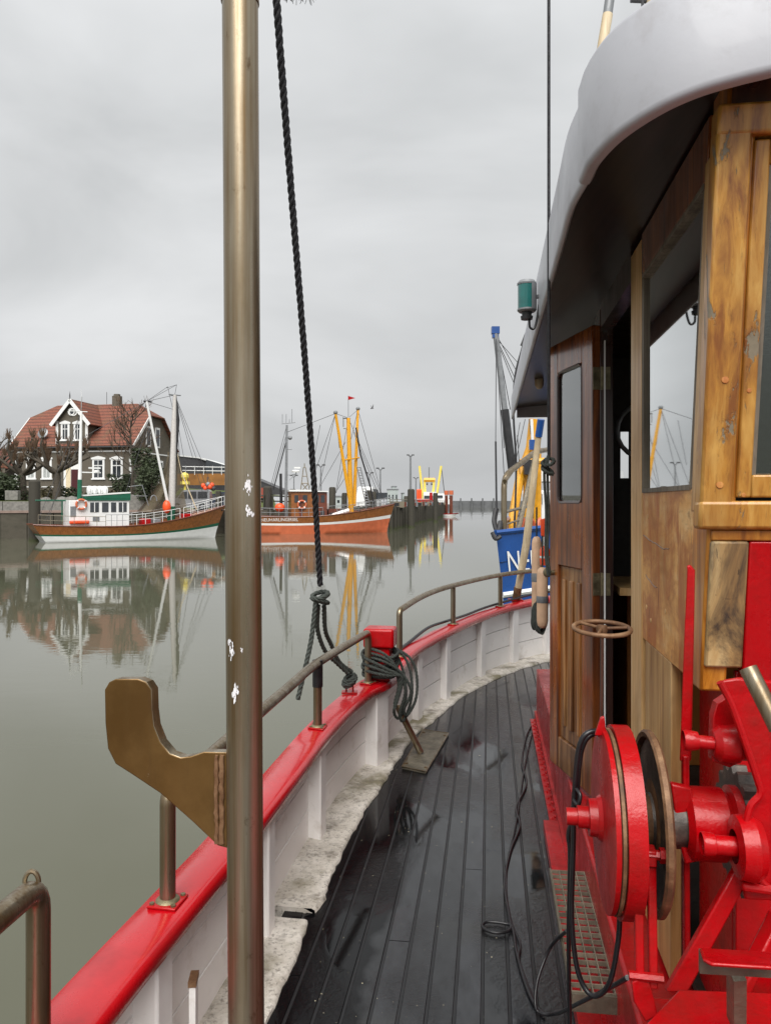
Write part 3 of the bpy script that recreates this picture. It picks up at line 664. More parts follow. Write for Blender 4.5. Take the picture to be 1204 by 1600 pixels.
for cx_, cz_, a0 in ((ga+.03, gz0+.03, 180), (gc-.03, gz0+.03, 270), (gc-.03, gz1-.03, 0), (ga+.03, gz1-.03, 90)):
    for i in range(5): a_ = R(a0+i*22.5); pts2.append((cx_+.03*math.cos(a_), cz_+.03*math.sin(a_)))
b.tube([dn+dd*x+dt*.004+UP*z for x, z in pts2], .008, 6, closed=True); b.build('door_bead', M['mahog_dark'], doo)
b = MB(); dpiece(b, ga-.003, gc+.003, gz0-.003, gz1+.003, .009, .004); b.build('pane', M['glass'], doo, smooth=0)
b = MB(); b.lathe([(.012, 0), (.012, .02), (.02, .022), (.02, .04), (.012, .046), (0, .047)], dn+dd*(DL-.05)+UP*2.68, -dt, 14); b.build('door_knob', M['brass'], doo)
for z in (3.50, 2.67):
    b = MB(); b.boxf(dn+dt*.002-dd*.003+UP*(z-.045), dt*.031, dd*.003, UP*.09); hx = W(VS, uH-.004, z)
    b.boxf(W(VS+.003, uH-.003, z-.045), AN*.035, AX*.003, UP*.09); b.tube([dn+dt*.037-dd*.004+UP*(z-.047), dn+dt*.037-dd*.004+UP*(z+.047)], .005, 8)
    for i in (-1, 1):
        for j in (.009, .023):
            b.lathe([(.004, 0), (.003, .002), (0, .002)], dn+dt*j-dd*.003+UP*(z+i*.028), -AX, 8); b.lathe([(.004, 0), (.003, .002), (0, .002)], W(VS+.003+j, uH-.003, z+i*.028), -AX, 8)
    b.build('hinge', M['brass'], doo)
# ---- roof
def cam_z(v): return .12*max(0, 1-((v-VC)/1.25)**2)
edge = [(.19+.134*y, y) for y in (6.5, 5.5, 4.5, 3.5, 2.6, 2.1, 1.85)]
edge = [vu(x, y) for x, y in edge] + [vu(*p_) for p_ in ((.432, 1.68), (.427, 1.585), (.446, 1.485), (.4925, 1.405), (.545, 1.362), (.604, 1.340), (.669, 1.325))]
e2 = spline([Vector((a, c_, 0)) for a, c_ in edge], 4)
uend = e2[-1].y
e2 += [Vector((v, uend + .0*(v-.5), 0)) for v in (.65, .85, 1.1, VC)]
def fas(p_, nrm, th=.036):
    z0 = 3.70 + cam_z(p_.x)*.9; z1 = 3.888 + cam_z(p_.x)*.35; q = []
    prof = [(.0, z0+.014), (.0015, z0+.007), (.005, z0+.002), (.010, z0), (th-.006, z0), (th, z0+.008), (th, z1), (th-.006, z1+.012), (.006, z1+.012), (0, z1)]
    return [W((p_+nrm*a).x, (p_+nrm*a).y, z) for a, z in prof]
allp = e2 + [Vector((2*VC-p_.x, p_.y, 0)) for p_ in e2[:-1]][::-1]
rows = []; KS = 28
for i, p_ in enumerate(allp):
    d = allp[min(i+1, len(allp)-1)] - allp[max(i-1, 0)]; nrm = Vector((-d.y, d.x, 0)).normalized(); front = KS <= i < len(allp)-KS
    q_ = p_ - nrm*(.012 if front else 0); r_ = fas(q_, nrm, .030 if front else .018)
    if front: r_ = [x + (UP*.012 if k_ in (6, 7, 8, 9) else -UP*.006) for k_, x in enumerate(r_)]
    rows.append(r_)
for nm, a, c_ in (('roof_edge', 0, KS+1), ('front_roof_edge', KS, len(rows)-KS), ('roof_edge', len(rows)-KS-1, len(rows))):
    rr0 = rows[a:c_]
    if nm == 'roof_edge' and a == 0: rr0 = rows[:KS] + [fas(allp[KS], Vector((1, 0, 0)), .018)]
    b = MB(); b.loft(rr0, True); b.face([len(rr0[0])*0+k_ for k_ in range(len(rr0[0]))]); b.face([len(rr0[0])*(len(rr0)-1)+k_ for k_ in range(len(rr0[0]))][::-1]); b.build(nm, M['grey_white'], wheelhouse, smooth=42)
def capmesh(zoff, inset, cf=.9):
    b = MB(); rows = []
    for p_ in e2:
        vl = p_.x+inset; vr = 2*VC-vl; r_ = []
        for k_ in range(13): v = lerp(vl, vr, k_/12); r_.append(W(v, p_.y + (inset*.6 if p_.y < 2 else 0), zoff + cam_z(v)*cf))
        rows.append(r_)
    b.loft(rows); return b
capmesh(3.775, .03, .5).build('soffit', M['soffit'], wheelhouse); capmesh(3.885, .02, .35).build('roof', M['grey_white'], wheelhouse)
b = MB(); pa = W(.24, 6.46, 3.70); b.boxf(W(.23, 6.42, 3.70), AN*2.4, AX*.03, UP*.2); b.build('aft_roof_board', M['grey_white'], wheelhouse)
b = MB(); b.lathe([(.028, 0), (.03, -.02), (.028, -.05), (.015, -.07), (0, -.075)], P(842, 590, 4.9), UP, 12); sfl = b.build('soffit_lamp', M['cream'], wheelhouse)
b = MB(); pp = P(842, 590, 4.9); b.lathe([(.04, 0), (.045, .05), (.03, .12)], pp, UP, 12); b.build('lamp_base', M['dark'], sfl)
# ---- green navigation lamp
q = P(822.5, 464, 2.95); nl = MB()
nl.lathe([(0, -.058), (.030, -.058), (.036, -.052), (.036, -.046)], q, UP, 24); cp_ = MB(); cp_.lathe([(.036, .046), (.037, .052), (.030, .062), (0, .064)], q, UP, 24)
lamp = nl.build('navigation_lamp', M['grey'], boat); cp_.build('lamp_cap', M['grey'], lamp)
b = MB(); b.lathe([(.02, -.058), (.018, -.072), (.024, -.074), (.022, -.086), (0, -.088)], q, UP, 16); b.build('cable_gland', M['dark'], lamp)
b = MB(); b.lathe([(.0345, -.047), (.0345, .047)], q, UP, 24); b.build('lens', M['teal_glass'], lamp)
b = MB()
for k_ in range(-2, 8):
    a_ = R(k_*22.5); 
b.prism([q+Vector((math.cos(R(a))*.0375, math.sin(R(a))*.0375, -.05)) for a in (-70, -45, -20, 0, 20, 45, 70)], UP*.1); b.bar(q+Vector((.03, 0, .0)), q+Vector((.075, .015, .01)), .02, .012); b.build('lamp_back', M['grey'], lamp)
b = MB(); b.tube(spline([q+Vector((.01, 0, -.085)), q+Vector((.012, 0, -.115)), q+Vector((.028, 0, -.12)), q+Vector((.04, 0, -.08)), q+Vector((.055, 0, .02))], 5), .0045, 8); b.build('lamp_cable', M['black_rubber'], lamp)
# ---- step grating
zs_ = 1.66; gw0, gw1 = .225, .352; gu0, gu1 = 2.16, 2.86
M['galv'] = simple('galvanised_grating', (.22, .19, .14), .5, .3, .35, 25)
b = MB()
for k_ in range(6): v = lerp(gw0, gw1+.02, k_/5); b.boxf(W(v-.0016, gu0, zs_-.022), AX*(gu1-gu0), AN*.0032, UP*.022)
n = 19
for k_ in range(n+1): u = lerp(gu0, gu1, k_/n); b.boxf(W(gw0, u-.0015, zs_-.012), AN*(gw1-gw0+.02), AX*.0032, UP*.013)
st_ = b.build('step_grating', M['galv'], boat, smooth=0)
b = MB(); b.boxf(W(gw0, gu0-.01, zs_-.05), AN*(gw1-gw0+.02), AX*.008, UP*.048); b.boxf(W(gw0-.006, gu0-.01, zs_-.02), AX*(gu1-gu0+.02), AN*.005, UP*.022); b.build('grating_frame', M['plate'], st_)
b = MB(); b.boxf(W(.262, 1.2, 1.41), AX*2.6, AN*.07, UP*.05); b.build('red_channel', M['red'], boat)

# ---- trawl winch
winch = MB()
def WP(px, py, Y): return P(px, py, Y)
sz = 2.362                                             # shaft height
def vAt(px, u):                                        # v where ray px meets the line u=const
    k_ = (px-CX)/F; return u*(AX.x - k_*AX.y)/(k_*AN.y - AN.x)
uS = 1.60
v1 = vAt(941, uS); v2 = vAt(1026, uS)
base = MB()
base.boxf(W(.318, .7, 1.39), AN*1.9, AX*.93, UP*.605)
wb = base.build('winch_foundation', M['red'], boat, bevel=.012)
wi = MB(); wi.tube([W(v1-.05, uS, sz), W(1.9, uS, sz)], .022, 16)
wi.tube([W(v1-.072, uS, sz), W(v1, uS, sz)], .017, 16)
winch = wi.build('winch', M['red'], boat, smooth=50)
b = MB(); Rd = .175
b.lathe([(0, -.012), (.04, -.012), (.045, -.004), (.06, -.003), (Rd-.012, -.002), (Rd, .0), (Rd, .009), (Rd-.006, .010), (Rd-.006, .012)], W(v1, uS, sz), AN, 56); b.lathe([(.0, -.028), (.036, -.028), (.038, -.01)], W(v1, uS, sz), AN, 24); b.build('brake_disc', M['red'], winch, smooth=30)
b = MB(); b.lathe([(Rd-.008, .010), (Rd+.001, .012), (Rd+.001, .018), (Rd-.009, .020), (Rd-.012, .052), (.06, .054), (.05, .10)], W(v1, uS, sz), AN, 56); b.build('brake_lining', M['rust'], winch)
# band brake over the drum
b = MB(); rows = []
for k_ in range(33):
    a_ = R(-75 + k_*(240/32)); cdir = AX*-math.cos(a_) + UP*math.sin(a_)
    r0, r1 = Rd-.002, Rd+.008; c0 = W(v1+.0205, uS, sz)
    rows.append([c0+cdir*r0, c0+cdir*r1, c0+cdir*r1+AN*.034, c0+cdir*r0+AN*.034])
b.loft(rows, True); b.build('brake_band', M['red'], winch, smooth=40)
b = MB(); vf = v2-.012
b.lathe([(.03, -.012), (.05, .0), (Rd-.03, .006), (Rd-.016, .004), (Rd-.013, -.006), (Rd-.004, -.008), (Rd+.001, -.004), (Rd+.001, .005), (Rd-.006, .010), (Rd-.03, .014), (.05, .022), (0, .024)], W(vf, uS, sz), AN, 56)
b.build('drum_flange', M['rust'], winch, smooth=30)
b = MB(); b.lathe([(.05, -.05), (.05, 0), (.055, .02)], W(vf-.015, uS, sz), AN, 40)
b.lathe([(.05, .02), (.05, .07), (.06, .075)], W(vf, uS, sz), AN, 30)
b.lathe([(.055, .003), (.10, .001), (.158, .003)], W(vf, uS, sz), AN, 48)
b.build('drum', M['grime'], winch, smooth=30)
b = MB(); b.lathe([(.055, .0), (.07, .01), (.07, .075), (.06, .085), (.075, .09), (.075, .12), (.05, .125)], W(vf+.06, uS, sz), AN, 32); b.build('gear_hub', M['red'], winch)
# clevis bars
cb = WP(1003, 1340, 1.50)
b = MB()
for px in (997, 1018):
    b.bar(WP(px-1, 1345, 1.43), WP(px+2, 1545, 1.40), .012, .016)
b.bar(WP(982, 1335, 1.44), WP(1024, 1338, 1.43), .034, .03)
b.build('brake_link', M['red'], winch, bevel=.003)
b = MB()
b.tube([WP(980, 1332, 1.43), WP(1030, 1337, 1.42)], .009, 6); b.build('bolt', M['red'], winch); b = MB(); b.tube([WP(982, 1524, 1.40), WP(1036, 1530, 1.39)], .008, 6); b.build('bolt', M['red'], winch); b = MB()
b.lathe([(.014, 0), (.014, .01), (0, .011)], WP(980, 1332, 1.43), -AN, 6); b.build('nut', M['red'], winch); b = MB(); b.lathe([(.014, 0), (.014, .01), (0, .011)], WP(1030, 1337, 1.42), AN, 6)
b.build('nut', M['red'], winch)
b = MB(); b.prism([WP(x, y, 1.405) for x, y in ((985, 1530), (1000, 1520), (1012, 1530), (1026, 1580), (1006, 1592), (988, 1560))], AX*-.012)
b.build('link_foot', M['red'], winch, bevel=.003)
# guard tip above disc
b = MB(); b.prism([WP(x, y, 1.555) for x, y in ((929, 1150), (938, 1122), (944, 1120), (947, 1150))], AX*.01); b.build('guard_tip', M['red'], winch, bevel=.002)
# lever
b = MB(); lv = [(1072, 884), (1078, 883), (1085, 892), (1083, 1000), (1079, 1190), (1061, 1190), (1068, 1000), (1073, 890)]
b.prism([WP(x, y, 1.52) for x, y in lv], AX*.012+AN*.004); b.bar(WP(1070, 1180, 1.52), WP(1072, 1500, 1.56), .016, .012); b.build('clutch_lever', M['red'], winch, bevel=.003)
# upper cross shaft with housing
b = MB(); hA = WP(1072, 1157, 1.46); hB = WP(1128, 1163, 1.45)
b.tube([hA, hB], .0125, 16); b.lathe([(.0, -.0), (.024, 0), (.034, .012), (.036, .045), (.03, .05), (.03, .09)], WP(1112, 1161, 1.46), AN, 24)
b.prism([WP(x, y, 1.46) for x, y in ((1112, 1190), (1114, 1120), (1120, 1100), (1138, 1088), (1150, 1110), (1160, 1190), (1140, 1200))], AX*.03)
b.lathe([(.018, -.006), (.020, 0), (.017, .02)], hA, AN, 16); b.build('upper_shaft', M['red'], winch, bevel=.002)
# main side plates facing aft
b = MB(); pl_ = [(1124, 1064), (1150, 1060), (1215, 1066), (1215, 1392), (1192, 1378), (1172, 1352), (1163, 1318), (1170, 1262), (1185, 1240), (1178, 1212), (1148, 1120), (1135, 1090)]
b.prism([WP(x, y, 1.40) for x, y in pl_], AX*.014+AN*.01); b.build('side_plate', M['red'], winch, bevel=.004)
b = MB(); ed = [WP(x, y, 1.395) for x, y in ((1124, 1066), (1138, 1092), (1150, 1122), (1180, 1210), (1187, 1240), (1171, 1262), (1162, 1315), (1171, 1352), (1192, 1380), (1215, 1396))]
b.tube(spline(ed, 5), .0065, 8); b.build('plate_bead', M['red'], winch)
b = MB(); b.tube([WP(1099, 1319, 1.42), WP(1150, 1323, 1.41)], .0175, 18); b.lathe([(.02, -.004), (.022, 0), (.02, .018), (.0175, .02)], WP(1099, 1319, 1.42), AN, 18)
b.lathe([(.03, 0), (.055, .004), (.06, .03), (.05, .045)], WP(1146, 1323, 1.41), AN, 28); b.build('lower_shaft', M['red'], winch)
b = MB(); b.prism([WP(x, y, 1.44) for x, y in ((1149, 1358), (1172, 1372), (1075, 1552), (1040, 1552))], AX*.02); b.bar(WP(1160, 1390, 1.44), WP(1210, 1392, 1.43), .02, .03)
b.bar(WP(1215, 1430, 1.45), WP(1150, 1560, 1.42), .03, .02); b.build('brace', M['red'], winch, bevel=.004)
b = MB(); b.prism([WP(1060, 1545, 1.40), WP(1230, 1552, 1.38), WP(1230, 1700, 1.15), WP(1008, 1600, 1.34)], UP*-.02); b.build('bed_plate', M['red'], winch, bevel=.004); b = MB(); b.tube([WP(1158, 1384, 1.40), WP(1215, 1392, 1.39)], .009, 10); b.build('cross_rod', M['red'], winch, bevel=.004)
b = MB(); b.prism([WP(1092, 1481, 1.22), WP(1225, 1488, 1.20), WP(1225, 1512, 1.12), WP(1110, 1505, 1.14), WP(1098, 1498, 1.16)], UP*-.006); bo = b.build('foot_pedal', M['red'], winch, bevel=.003)
b = MB(); b.prism([WP(1093, 1487, 1.22), WP(1225, 1494, 1.20), WP(1225, 1530, 1.2), WP(1093, 1522, 1.22)], AX*.008); b.bar(WP(1150, 1520, 1.24), WP(1150, 1600, 1.28), .03, .02); b.build('pedal_bracket', M['plate'], bo)
b = MB(); prf = []
for k_ in range(36*2): a_ = 2*math.pi*k_/72; r_ = .125 if k_ % 4 < 2 else .112; prf.append(W(vf+.165, uS+.03, sz-.02)+(AX*math.cos(a_)+UP*math.sin(a_))*r_)
b.prism(prf, AN*.03); b.build('gear_wheel', M['grime'], winch, smooth=0)
b = MB()
for k_ in range(7): q_ = WP(1052+k_*16, 1556+random.uniform(-4, 6), 1.372); b.ball(Vector((q_.x, q_.y, q_.z)), .009, 8, (1.6, 1, .35))
# gear arm hanging behind the flange
b = MB(); b.prism([WP(x, y, 1.50) for x, y in ((1048, 1225), (1080, 1232), (1092, 1290), (1098, 1345), (1070, 1352), (1058, 1300))], AX*.02); b.build('gear_arm', M['red'], winch, bevel=.004)
# steel crank tube
b = MB(); b.tube([WP(1168, 1044, 1.16), WP(1216, 1140, 1.12)], .0135, 16); b.lathe([(.0, 0), (.0105, .0005)], WP(1168, 1044, 1.16), WP(1216, 1140, 1.12)-WP(1168, 1044, 1.16), 16); b.build('crank_handle', M['steel'], winch, smooth=60)
# rusty hand wheel on spindle
hw = WP(940, 982, 1.72); b = MB(); tilt = Vector((0, .96, .10)).normalized(); rr_ = .0615
ring = [hw + Vector((1, 0, 0))*rr_*math.cos(2*math.pi*k_/36) + (tilt*math.sin(2*math.pi*k_/36)*rr_) for k_ in range(36)]
b.tube(ring, .0052, 10, closed=True)
for k_ in range(3): a_ = 2*math.pi*k_/3+.1; b.tube([hw, hw+Vector((1, 0, 0))*rr_*math.cos(a_)+tilt*math.sin(a_)*rr_], .0038, 8)
b.lathe([(.0, .008), (.011, .007), (.013, -.004), (.008, -.016)], hw, UP, 12); hwo = b.build('hand_wheel', M['rust'], winch, smooth=60)
b = MB(); b.tube([hw, Vector((hw.x-.002, hw.y, sz+.12))], .0035, 8); b.build('spindle', M['mahog_dark'], hwo)

# ---- steel post with hook bracket
Yp = 1.40
b = MB(); t_ = P(375, 0, Yp); t_.z += .6; bt = P(384.5, 1600, Yp); dpp = (P(384.5, 1600, Yp)-P(375, 0, Yp)).normalized(); bt = bt + dpp*(bt.z-1.4)
b.tube([P(375, 0, Yp)-dpp*.9, bt], .0325, 40); post = b.build('steel_post', M['steel'], boat, smooth=60)
b = MB(); b.tube([P(375, 4, Yp), P(375, -25, Yp)], .0345, 40); b.build('post_collar', M['steel'], post, smooth=60)
b = MB(); b.lathe([(.055, 0), (.055, .008), (.034, .010)], bt, UP, 24); b.build('post_base', M['steel'], post)
for (x, y, r1, r2) in ((392, 760, 7, 14), (394, 800, 6, 9), (366, 1015, 5, 12), (372, 1078, 6, 13), (362, 1000, 3, 6), (383, 1010, 2, 4)):
    axx = P(375+9.5*y/1600, y, Yp); off = (x-(375+9.5*y/1600))/F*Yp; b = MB()
    for q_ in range(26):
        mx_, mz_ = random.gauss(0, .42)*r1/F*Yp, random.gauss(0, .45)*r2/F*Yp; sc_ = random.uniform(.12, .5)
        poly = []
        for k_ in range(9):
            a_ = 2*math.pi*k_/9; jr = random.uniform(.4, 1.3)*sc_; ox = max(-.031, min(.031, off + mx_ + math.cos(a_)*r1*.55*jr/F*Yp)); oz = mz_ + math.sin(a_)*r2*.9*jr/F*Yp
            poly.append(Vector((axx.x+ox, axx.y-math.sqrt(.0325**2-ox*ox)-.0009-.00004*q_, axx.z+oz)))
        b.poly(poly)
    b.build('paint_scuff', M['scuff'], post, smooth=0)
hk = [(163, 1078), (170, 1066), (180, 1061), (215, 1061), (228, 1066), (236, 1078), (237, 1110), (240, 1135), (250, 1160), (265, 1178), (282, 1184), (298, 1182), (318, 1175), (355, 1176), (355, 1326), (340, 1322), (300, 1284), (250, 1240), (205, 1210), (180, 1194), (168, 1170), (164, 1130)]
b = MB(); b.prism([P(x, y, Yp-.004) for x, y in hk], Vector((.008, .02, 0))); b.m = [0, 0] + [1]*(len(b.m)-2)
hook = b.build('hook_bracket', [M['brown_steel'], M['steel']], post, bevel=.002)
b = MB()
for x0, r_ in ((338, .004), (346, .005)):
    b.tube([P(x0+random.uniform(-1, 1), y, Yp-.006) for y in range(1180, 1322, 6)], [r_*random.uniform(.75, 1.2) for y in range(1180, 1322, 6)], 8)
b.build('weld_seam', M['rust'], hook)

# ---- mast and stays on the roof
b = MB(); q = W(.95, 3.4, 3.95); q2 = P(1024, 0, 3.3); q2.z = 3.9; b.tube([q2, q2+UP*3.2], .042, 20); rm = b.build('signal_mast', M['cream'], boat)
b = MB(); b.tube([P(1004, 40, 3.25), P(1002, -60, 3.2)], .006, 8); b.tube([P(985, -1, 3.3), P(1030, 1, 3.3)], .012, 8); b.build('mast_bracket', M['wire'], rm)

# ================================================================== loose things on the boat
q0 = P(934, 120, 2.6); q0.z = 3.90
b = MB(); pA, pB = P(931, 130, 2.6), P(949, 22, 2.6); pA = pA + (pA-pB)*((pA.z-3.92)/(pB.z-pA.z)); b.tube([pA, pB], .017, 14)
o = thing('roof_pole', P(931, 130, 2.6), 'yellowish wooden pole with grey tip standing up behind the pale roof edge', 'pole')
b.build('shaft', M['yellow'] if False else M['pole_wood'], o); b = MB(); b.tube([P(948.5, 24, 2.6), P(953, -8, 2.6)], .016, 14); b.build('pole_tip', M['grey'], o)

# thick black stay rope, knot and tails
b = MB(); top = [P(431, -40, 3.05), P(434, 30, 3.1), P(455, 300, 3.4), P(476, 560, 3.7), P(492, 780, 3.98), P(500, 915, 4.12)]
b.rope(spline(top, 6), .0165, .11)
stay = tag(b.build('stay_rope', M['black_rope'], None, smooth=70), 'thick black rope running down from the sky to a knot above the red rail', 'rope')
b = MB()
kc = P(500, 930, 4.12)
def loop(c0, r, ax1, ax2, n=16, wob=.12):
    return [c0 + ax1*math.cos(2*math.pi*k_/n)*r*(1+wob*math.sin(3*k_)) + ax2*math.sin(2*math.pi*k_/n)*r for k_ in range(n+1)]
b.rope(spline(loop(kc, .042, Vector((1, 0, .2)), Vector((0, .9, .3))), 3), .013, .08)
b.rope(spline(loop(kc-UP*.03, .04, Vector((1, .2, -.3)), Vector((0, .9, -.2))), 3), .013, .08)
b.rope(spline(loop(kc-UP*.015+Vector((.01, 0, 0)), .035, Vector((.9, 0, .6)), Vector((0, .9, .1))), 3), .013, .08)
b.rope(spline([P(493, 940, 4.1), P(486, 1000, 4.08), P(474, 1055, 4.05), P(465, 1093, 4.03)], 6), .0135, .08)
eyec = P(546, 1063, 4.42)
b.rope(spline([P(497, 945, 4.12), P(496, 985, 4.2), P(509, 1020, 4.3), P(525, 1035, 4.38), P(543, 1052, 4.42)], 6), .013, .08)
b.rope(spline([P(506, 945, 4.13), P(508, 985, 4.22), P(516, 1005, 4.3), P(530, 1035, 4.4), P(550, 1050, 4.44)], 6), .013, .08)
for dz, rr in ((0, .036), (-.014, .03), (.014, .028)): b.rope(spline(loop(eyec+UP*dz, rr, Vector((1, 0, .4)), Vector((.1, .9, .5))), 3), .012, .08)
tag(b.build('lashing_rope', M['rope'], None, smooth=70), 'knotted dark green rope tails hanging from the black stay to a rail eye', 'rope')
b = MB(); q = P(546, 1080, 4.44); q.z = 1.902; b.box(q+UP*.004, .09, .06, .008); b.tube([q+Vector((-.02, 0, 0)), q+Vector((-.018, 0, .045)), q+Vector((.018, 0, .045)), q+Vector((.02, 0, 0))], .006, 8); b.build('rail_eye', M['red'], boat)
# mooring rope round the bollard with hanging coil
b = MB()
for k_ in range(6):
    z = 1.945 + k_*.025 + random.uniform(-.004, .004); rx, ry = .10+.012*random.random(), .09+.012*random.random(); ph = random.uniform(-.3, .3)
    pts_ = []
    for i in range(25):
        a_ = 2*math.pi*i/24; sq = 1/max(abs(math.cos(a_)), abs(math.sin(a_)))**.55
        pts_.append(Vector((BOL.x, BOL.y, 0)) + fx*math.cos(a_)*rx*sq + fy*math.sin(a_)*ry*sq + UP*(z+.012*math.sin(a_+ph)))
    b.rope(pts_, .0105, .07)
for k_, (x, dz) in enumerate(((0, 0), (11, .02), (20, -.02))):
    b.rope(spline([P(572, 1012+k_*7, 4.68), P(600, 1022+k_*6, 4.64), P(618+x*.4, 1045+k_*3, 4.66), P(622+x, 1080, 4.68), P(615+x*.8, 1112+dz*200, 4.72), P(624+x*.6, 1122+dz*200, 4.76), P(634+x*.8, 1090, 4.8), P(630+x, 1050, 4.82), P(618+x, 1020+k_*3, 4.84), P(610, 1010, 4.86)], 5), .0095, .065)
for k_ in range(3): b.rope(spline([P(568+k_*2, 1028+k_*10, 4.66), P(585, 1036+k_*8, 4.62), P(604, 1046+k_*5, 4.62), P(624+k_*2, 1060, 4.66), P(616, 1100+k_*4, 4.68)], 5), .0105, .07)
tag(b.build('mooring_rope', M['rope'], None, smooth=70), 'dark green mooring rope wound round the red bollard with a hanging coil', 'rope')
# black hose lying along outer rail edge
b = MB(); b.tube(spline([rp_(y, .12)+UP*(.012+dz) for y, dz in ((5.15, .0), (5.6, .0), (6.0, .03), (6.35, .02), (6.8, .005), (7.3, .01), (7.9, .03), (8.1, .03))], 6), .012, 8)
tag(b.build('hose', M['black_rubber'], None, smooth=60), 'thin black hose lying along the outer edge of the red rail near the stern', 'hose')
# halyard beside roof edge
b = MB(); b.tube([P(857, -60, 2.45), P(857, 300, 2.45), P(857, 715, 2.45)], .0052, 8)
tag(b.build('halyard', M['black_rope'], None, smooth=60), 'thin taut dark line running straight down past the pale roof edge', 'rope')
b = MB()
for k_ in range(2): b.tube(spline([P(856+k_, 712, 2.44), P(850+k_*5, 740, 2.44), P(853+k_*4, 800+k_*8, 2.46), P(852+k_*3, 860, 2.47), P(856+k_*2, 900-k_*10, 2.47)], 5), .0045, 7)
b.rope(spline(loop(P(856, 722, 2.44), .018, Vector((1, 0, .3)), Vector((0, .8, .6))), 3), .006, .04); b.rope(spline(loop(P(855, 735, 2.44), .016, Vector((1, 0, -.5)), Vector((0, .8, .6))), 3), .006, .04)
b.tube([P(858, 885, 2.46), P(859, 900, 2.46), P(860, 892, 2.46)], .003, 6)
tag(b.build('line_bundle', M['rope'], None, smooth=60), 'knotted bundle of dark old line hanging along the outer edge of the open door', 'rope')
# frayed rope end at top
b = MB(); ce = P(468, -14, 3.0)
for k_ in range(150):
    a_ = ce + Vector((random.uniform(-.06, .045), random.uniform(-.03, .03), random.uniform(.0, .03))); b.tube([a_, a_+Vector((random.uniform(-.02, .02), 0, -random.uniform(.01, .045)))], .0012, 3)
b.rope([ce+UP*.02, ce+UP*.6+Vector((.03, 0, 0))], .012, .08)
tag(b.build('frayed_rope', M['rope'], None), 'frayed grey-green rope end dangling at the very top beside the black rope', 'rope')
# boathook / oar leaning on stern rail
o = thing('boathook', P(805, 940, 7.9), 'pale wooden pole with blue top leaning on the stern rail', 'pole')
b = MB(); b.tube([P(805, 942, 7.9), P(822, 850, 7.75), P(841, 680, 7.5)], [.034, .040, .030], 12); b.build('shaft', M['pole_wood'], o)
b = MB(); b.tube([P(841, 682, 7.5), P(845, 655, 7.45)], .036, 12); b.build('pole_tip', M['blue'], o)
b = MB(); b.tube([P(805, 944, 7.9), P(809, 918, 7.85)], .042, 12); b.build('rust_sleeve', M['rust'], o)
b = MB(); qq = P(805, 944, 7.9); qq.z = 2.0; b.box(qq, .14, .12, .014); b.build('foot_plate', M['red'], o)
# fenders hanging by the door
def fender(px, y0, y1, Y, r, label, mat):
    a, c_ = P(px, y0, Y), P(px, y1, Y); L_ = (a-c_).length; o = thing('fender', c_, label, 'fender', 'fenders and floats hanging at the stern')
    b = MB(); pr = [(0, 0), (r*.5, .004), (r*.85, .02), (r, .05), (r, L_-.05), (r*.85, L_-.02), (r*.5, L_-.004), (0, L_)]; b.lathe(pr, c_, UP, 20); b.build('body', mat, o, smooth=60)
    b = MB(); b.lathe([(r+.001, L_*.42), (r+.003, L_*.45), (r+.003, L_*.5), (r+.001, L_*.53)], c_, UP, 20); b.build('strap', M['grey'], o)
    b = MB(); b.tube([a, a+UP*.2], .006, 6); b.build('lanyard', M['rope'], o)
fender(847, 886, 982, 4.9, .036, 'tan cylindrical fender with grey strap hanging nearest the open door', M['tan'])
fender(838, 838, 960, 5.3, .034, 'tan cylindrical fender hanging just left behind the other one', M['tan'])
o = thing('life_light', P(851, 885, 5.0), 'orange and white rescue float hanging above the tan fender', 'float')
b = MB(); q = P(851, 884, 5.0); b.lathe([(0, 0), (.03, .005), (.034, .03), (.034, .10), (.02, .13)], q, UP, 16); b.lathe([(.024, .19), (.028, .2), (.028, .30), (.0, .31)], q, UP, 16); b.build('body', M['orange'], o)
b = MB(); b.lathe([(.02, .13), (.022, .15), (.022, .19)], q, UP, 16); b.lathe([(.035, .05), (.035, .065)], q, UP, 16); b.build('band', M['white_hull'], o)
b = MB()
for k_ in range(9): c0 = P(835+k_*1.6, 965+random.uniform(-4, 4), 5.0-k_*.01); b.tube(spline(loop(c0, .055+.01*random.random(), Vector((.35, 0, .05)), Vector((.1, .1, 1.5)), 12, .1), 2), .006, 6)
b.tube([P(840, 950, 5.0), P(845, 890, 5.05)], .005, 6)
tag(b.build('rope_coil', M['rope'], None, smooth=60), 'small coil of thin grey-green line hanging below the tan fenders', 'rope')
# deck cable
zc = 1.408
cab = [(835, 1125), (822, 1150), (815, 1190), (822, 1225), (806, 1262), (812, 1290), (797, 1330), (788, 1380), (795, 1430), (797, 1452), (780, 1458), (762, 1455), (753, 1448), (760, 1441), (785, 1443), (800, 1450), (806, 1485), (818, 1530), (834, 1568), (850, 1585)]
b = MB(); b.tube(spline([G(x, y, zc) for x, y in cab], 6), .0058, 8)
b.tube(spline([G(835, 1130, zc), G(826, 1165, zc), G(818, 1205, zc), G(810, 1260, zc), G(803, 1300, zc), G(792, 1350, zc), G(791, 1400, zc), G(798, 1440, zc), G(812, 1475, zc), G(810, 1500, zc+.002), G(826, 1545, zc), G(838, 1575, zc)], 6), .0045, 8)
tag(b.build('deck_cable', M['black_rubber'], None, smooth=60), 'loose black cable snaking along the wet deck with one small loop', 'cable')
b = MB()
b.tube(spline([WP(958, 1150, 1.62), WP(925, 1143, 1.6), WP(905, 1165, 1.6), WP(897, 1240, 1.62), WP(895, 1330, 1.65), WP(893, 1440, 1.7), WP(903, 1520, 1.72), WP(925, 1556, 1.7), WP(950, 1540, 1.66), WP(964, 1480, 1.62), WP(967, 1425, 1.6), WP(955, 1380, 1.6)], 8), .0058, 8)
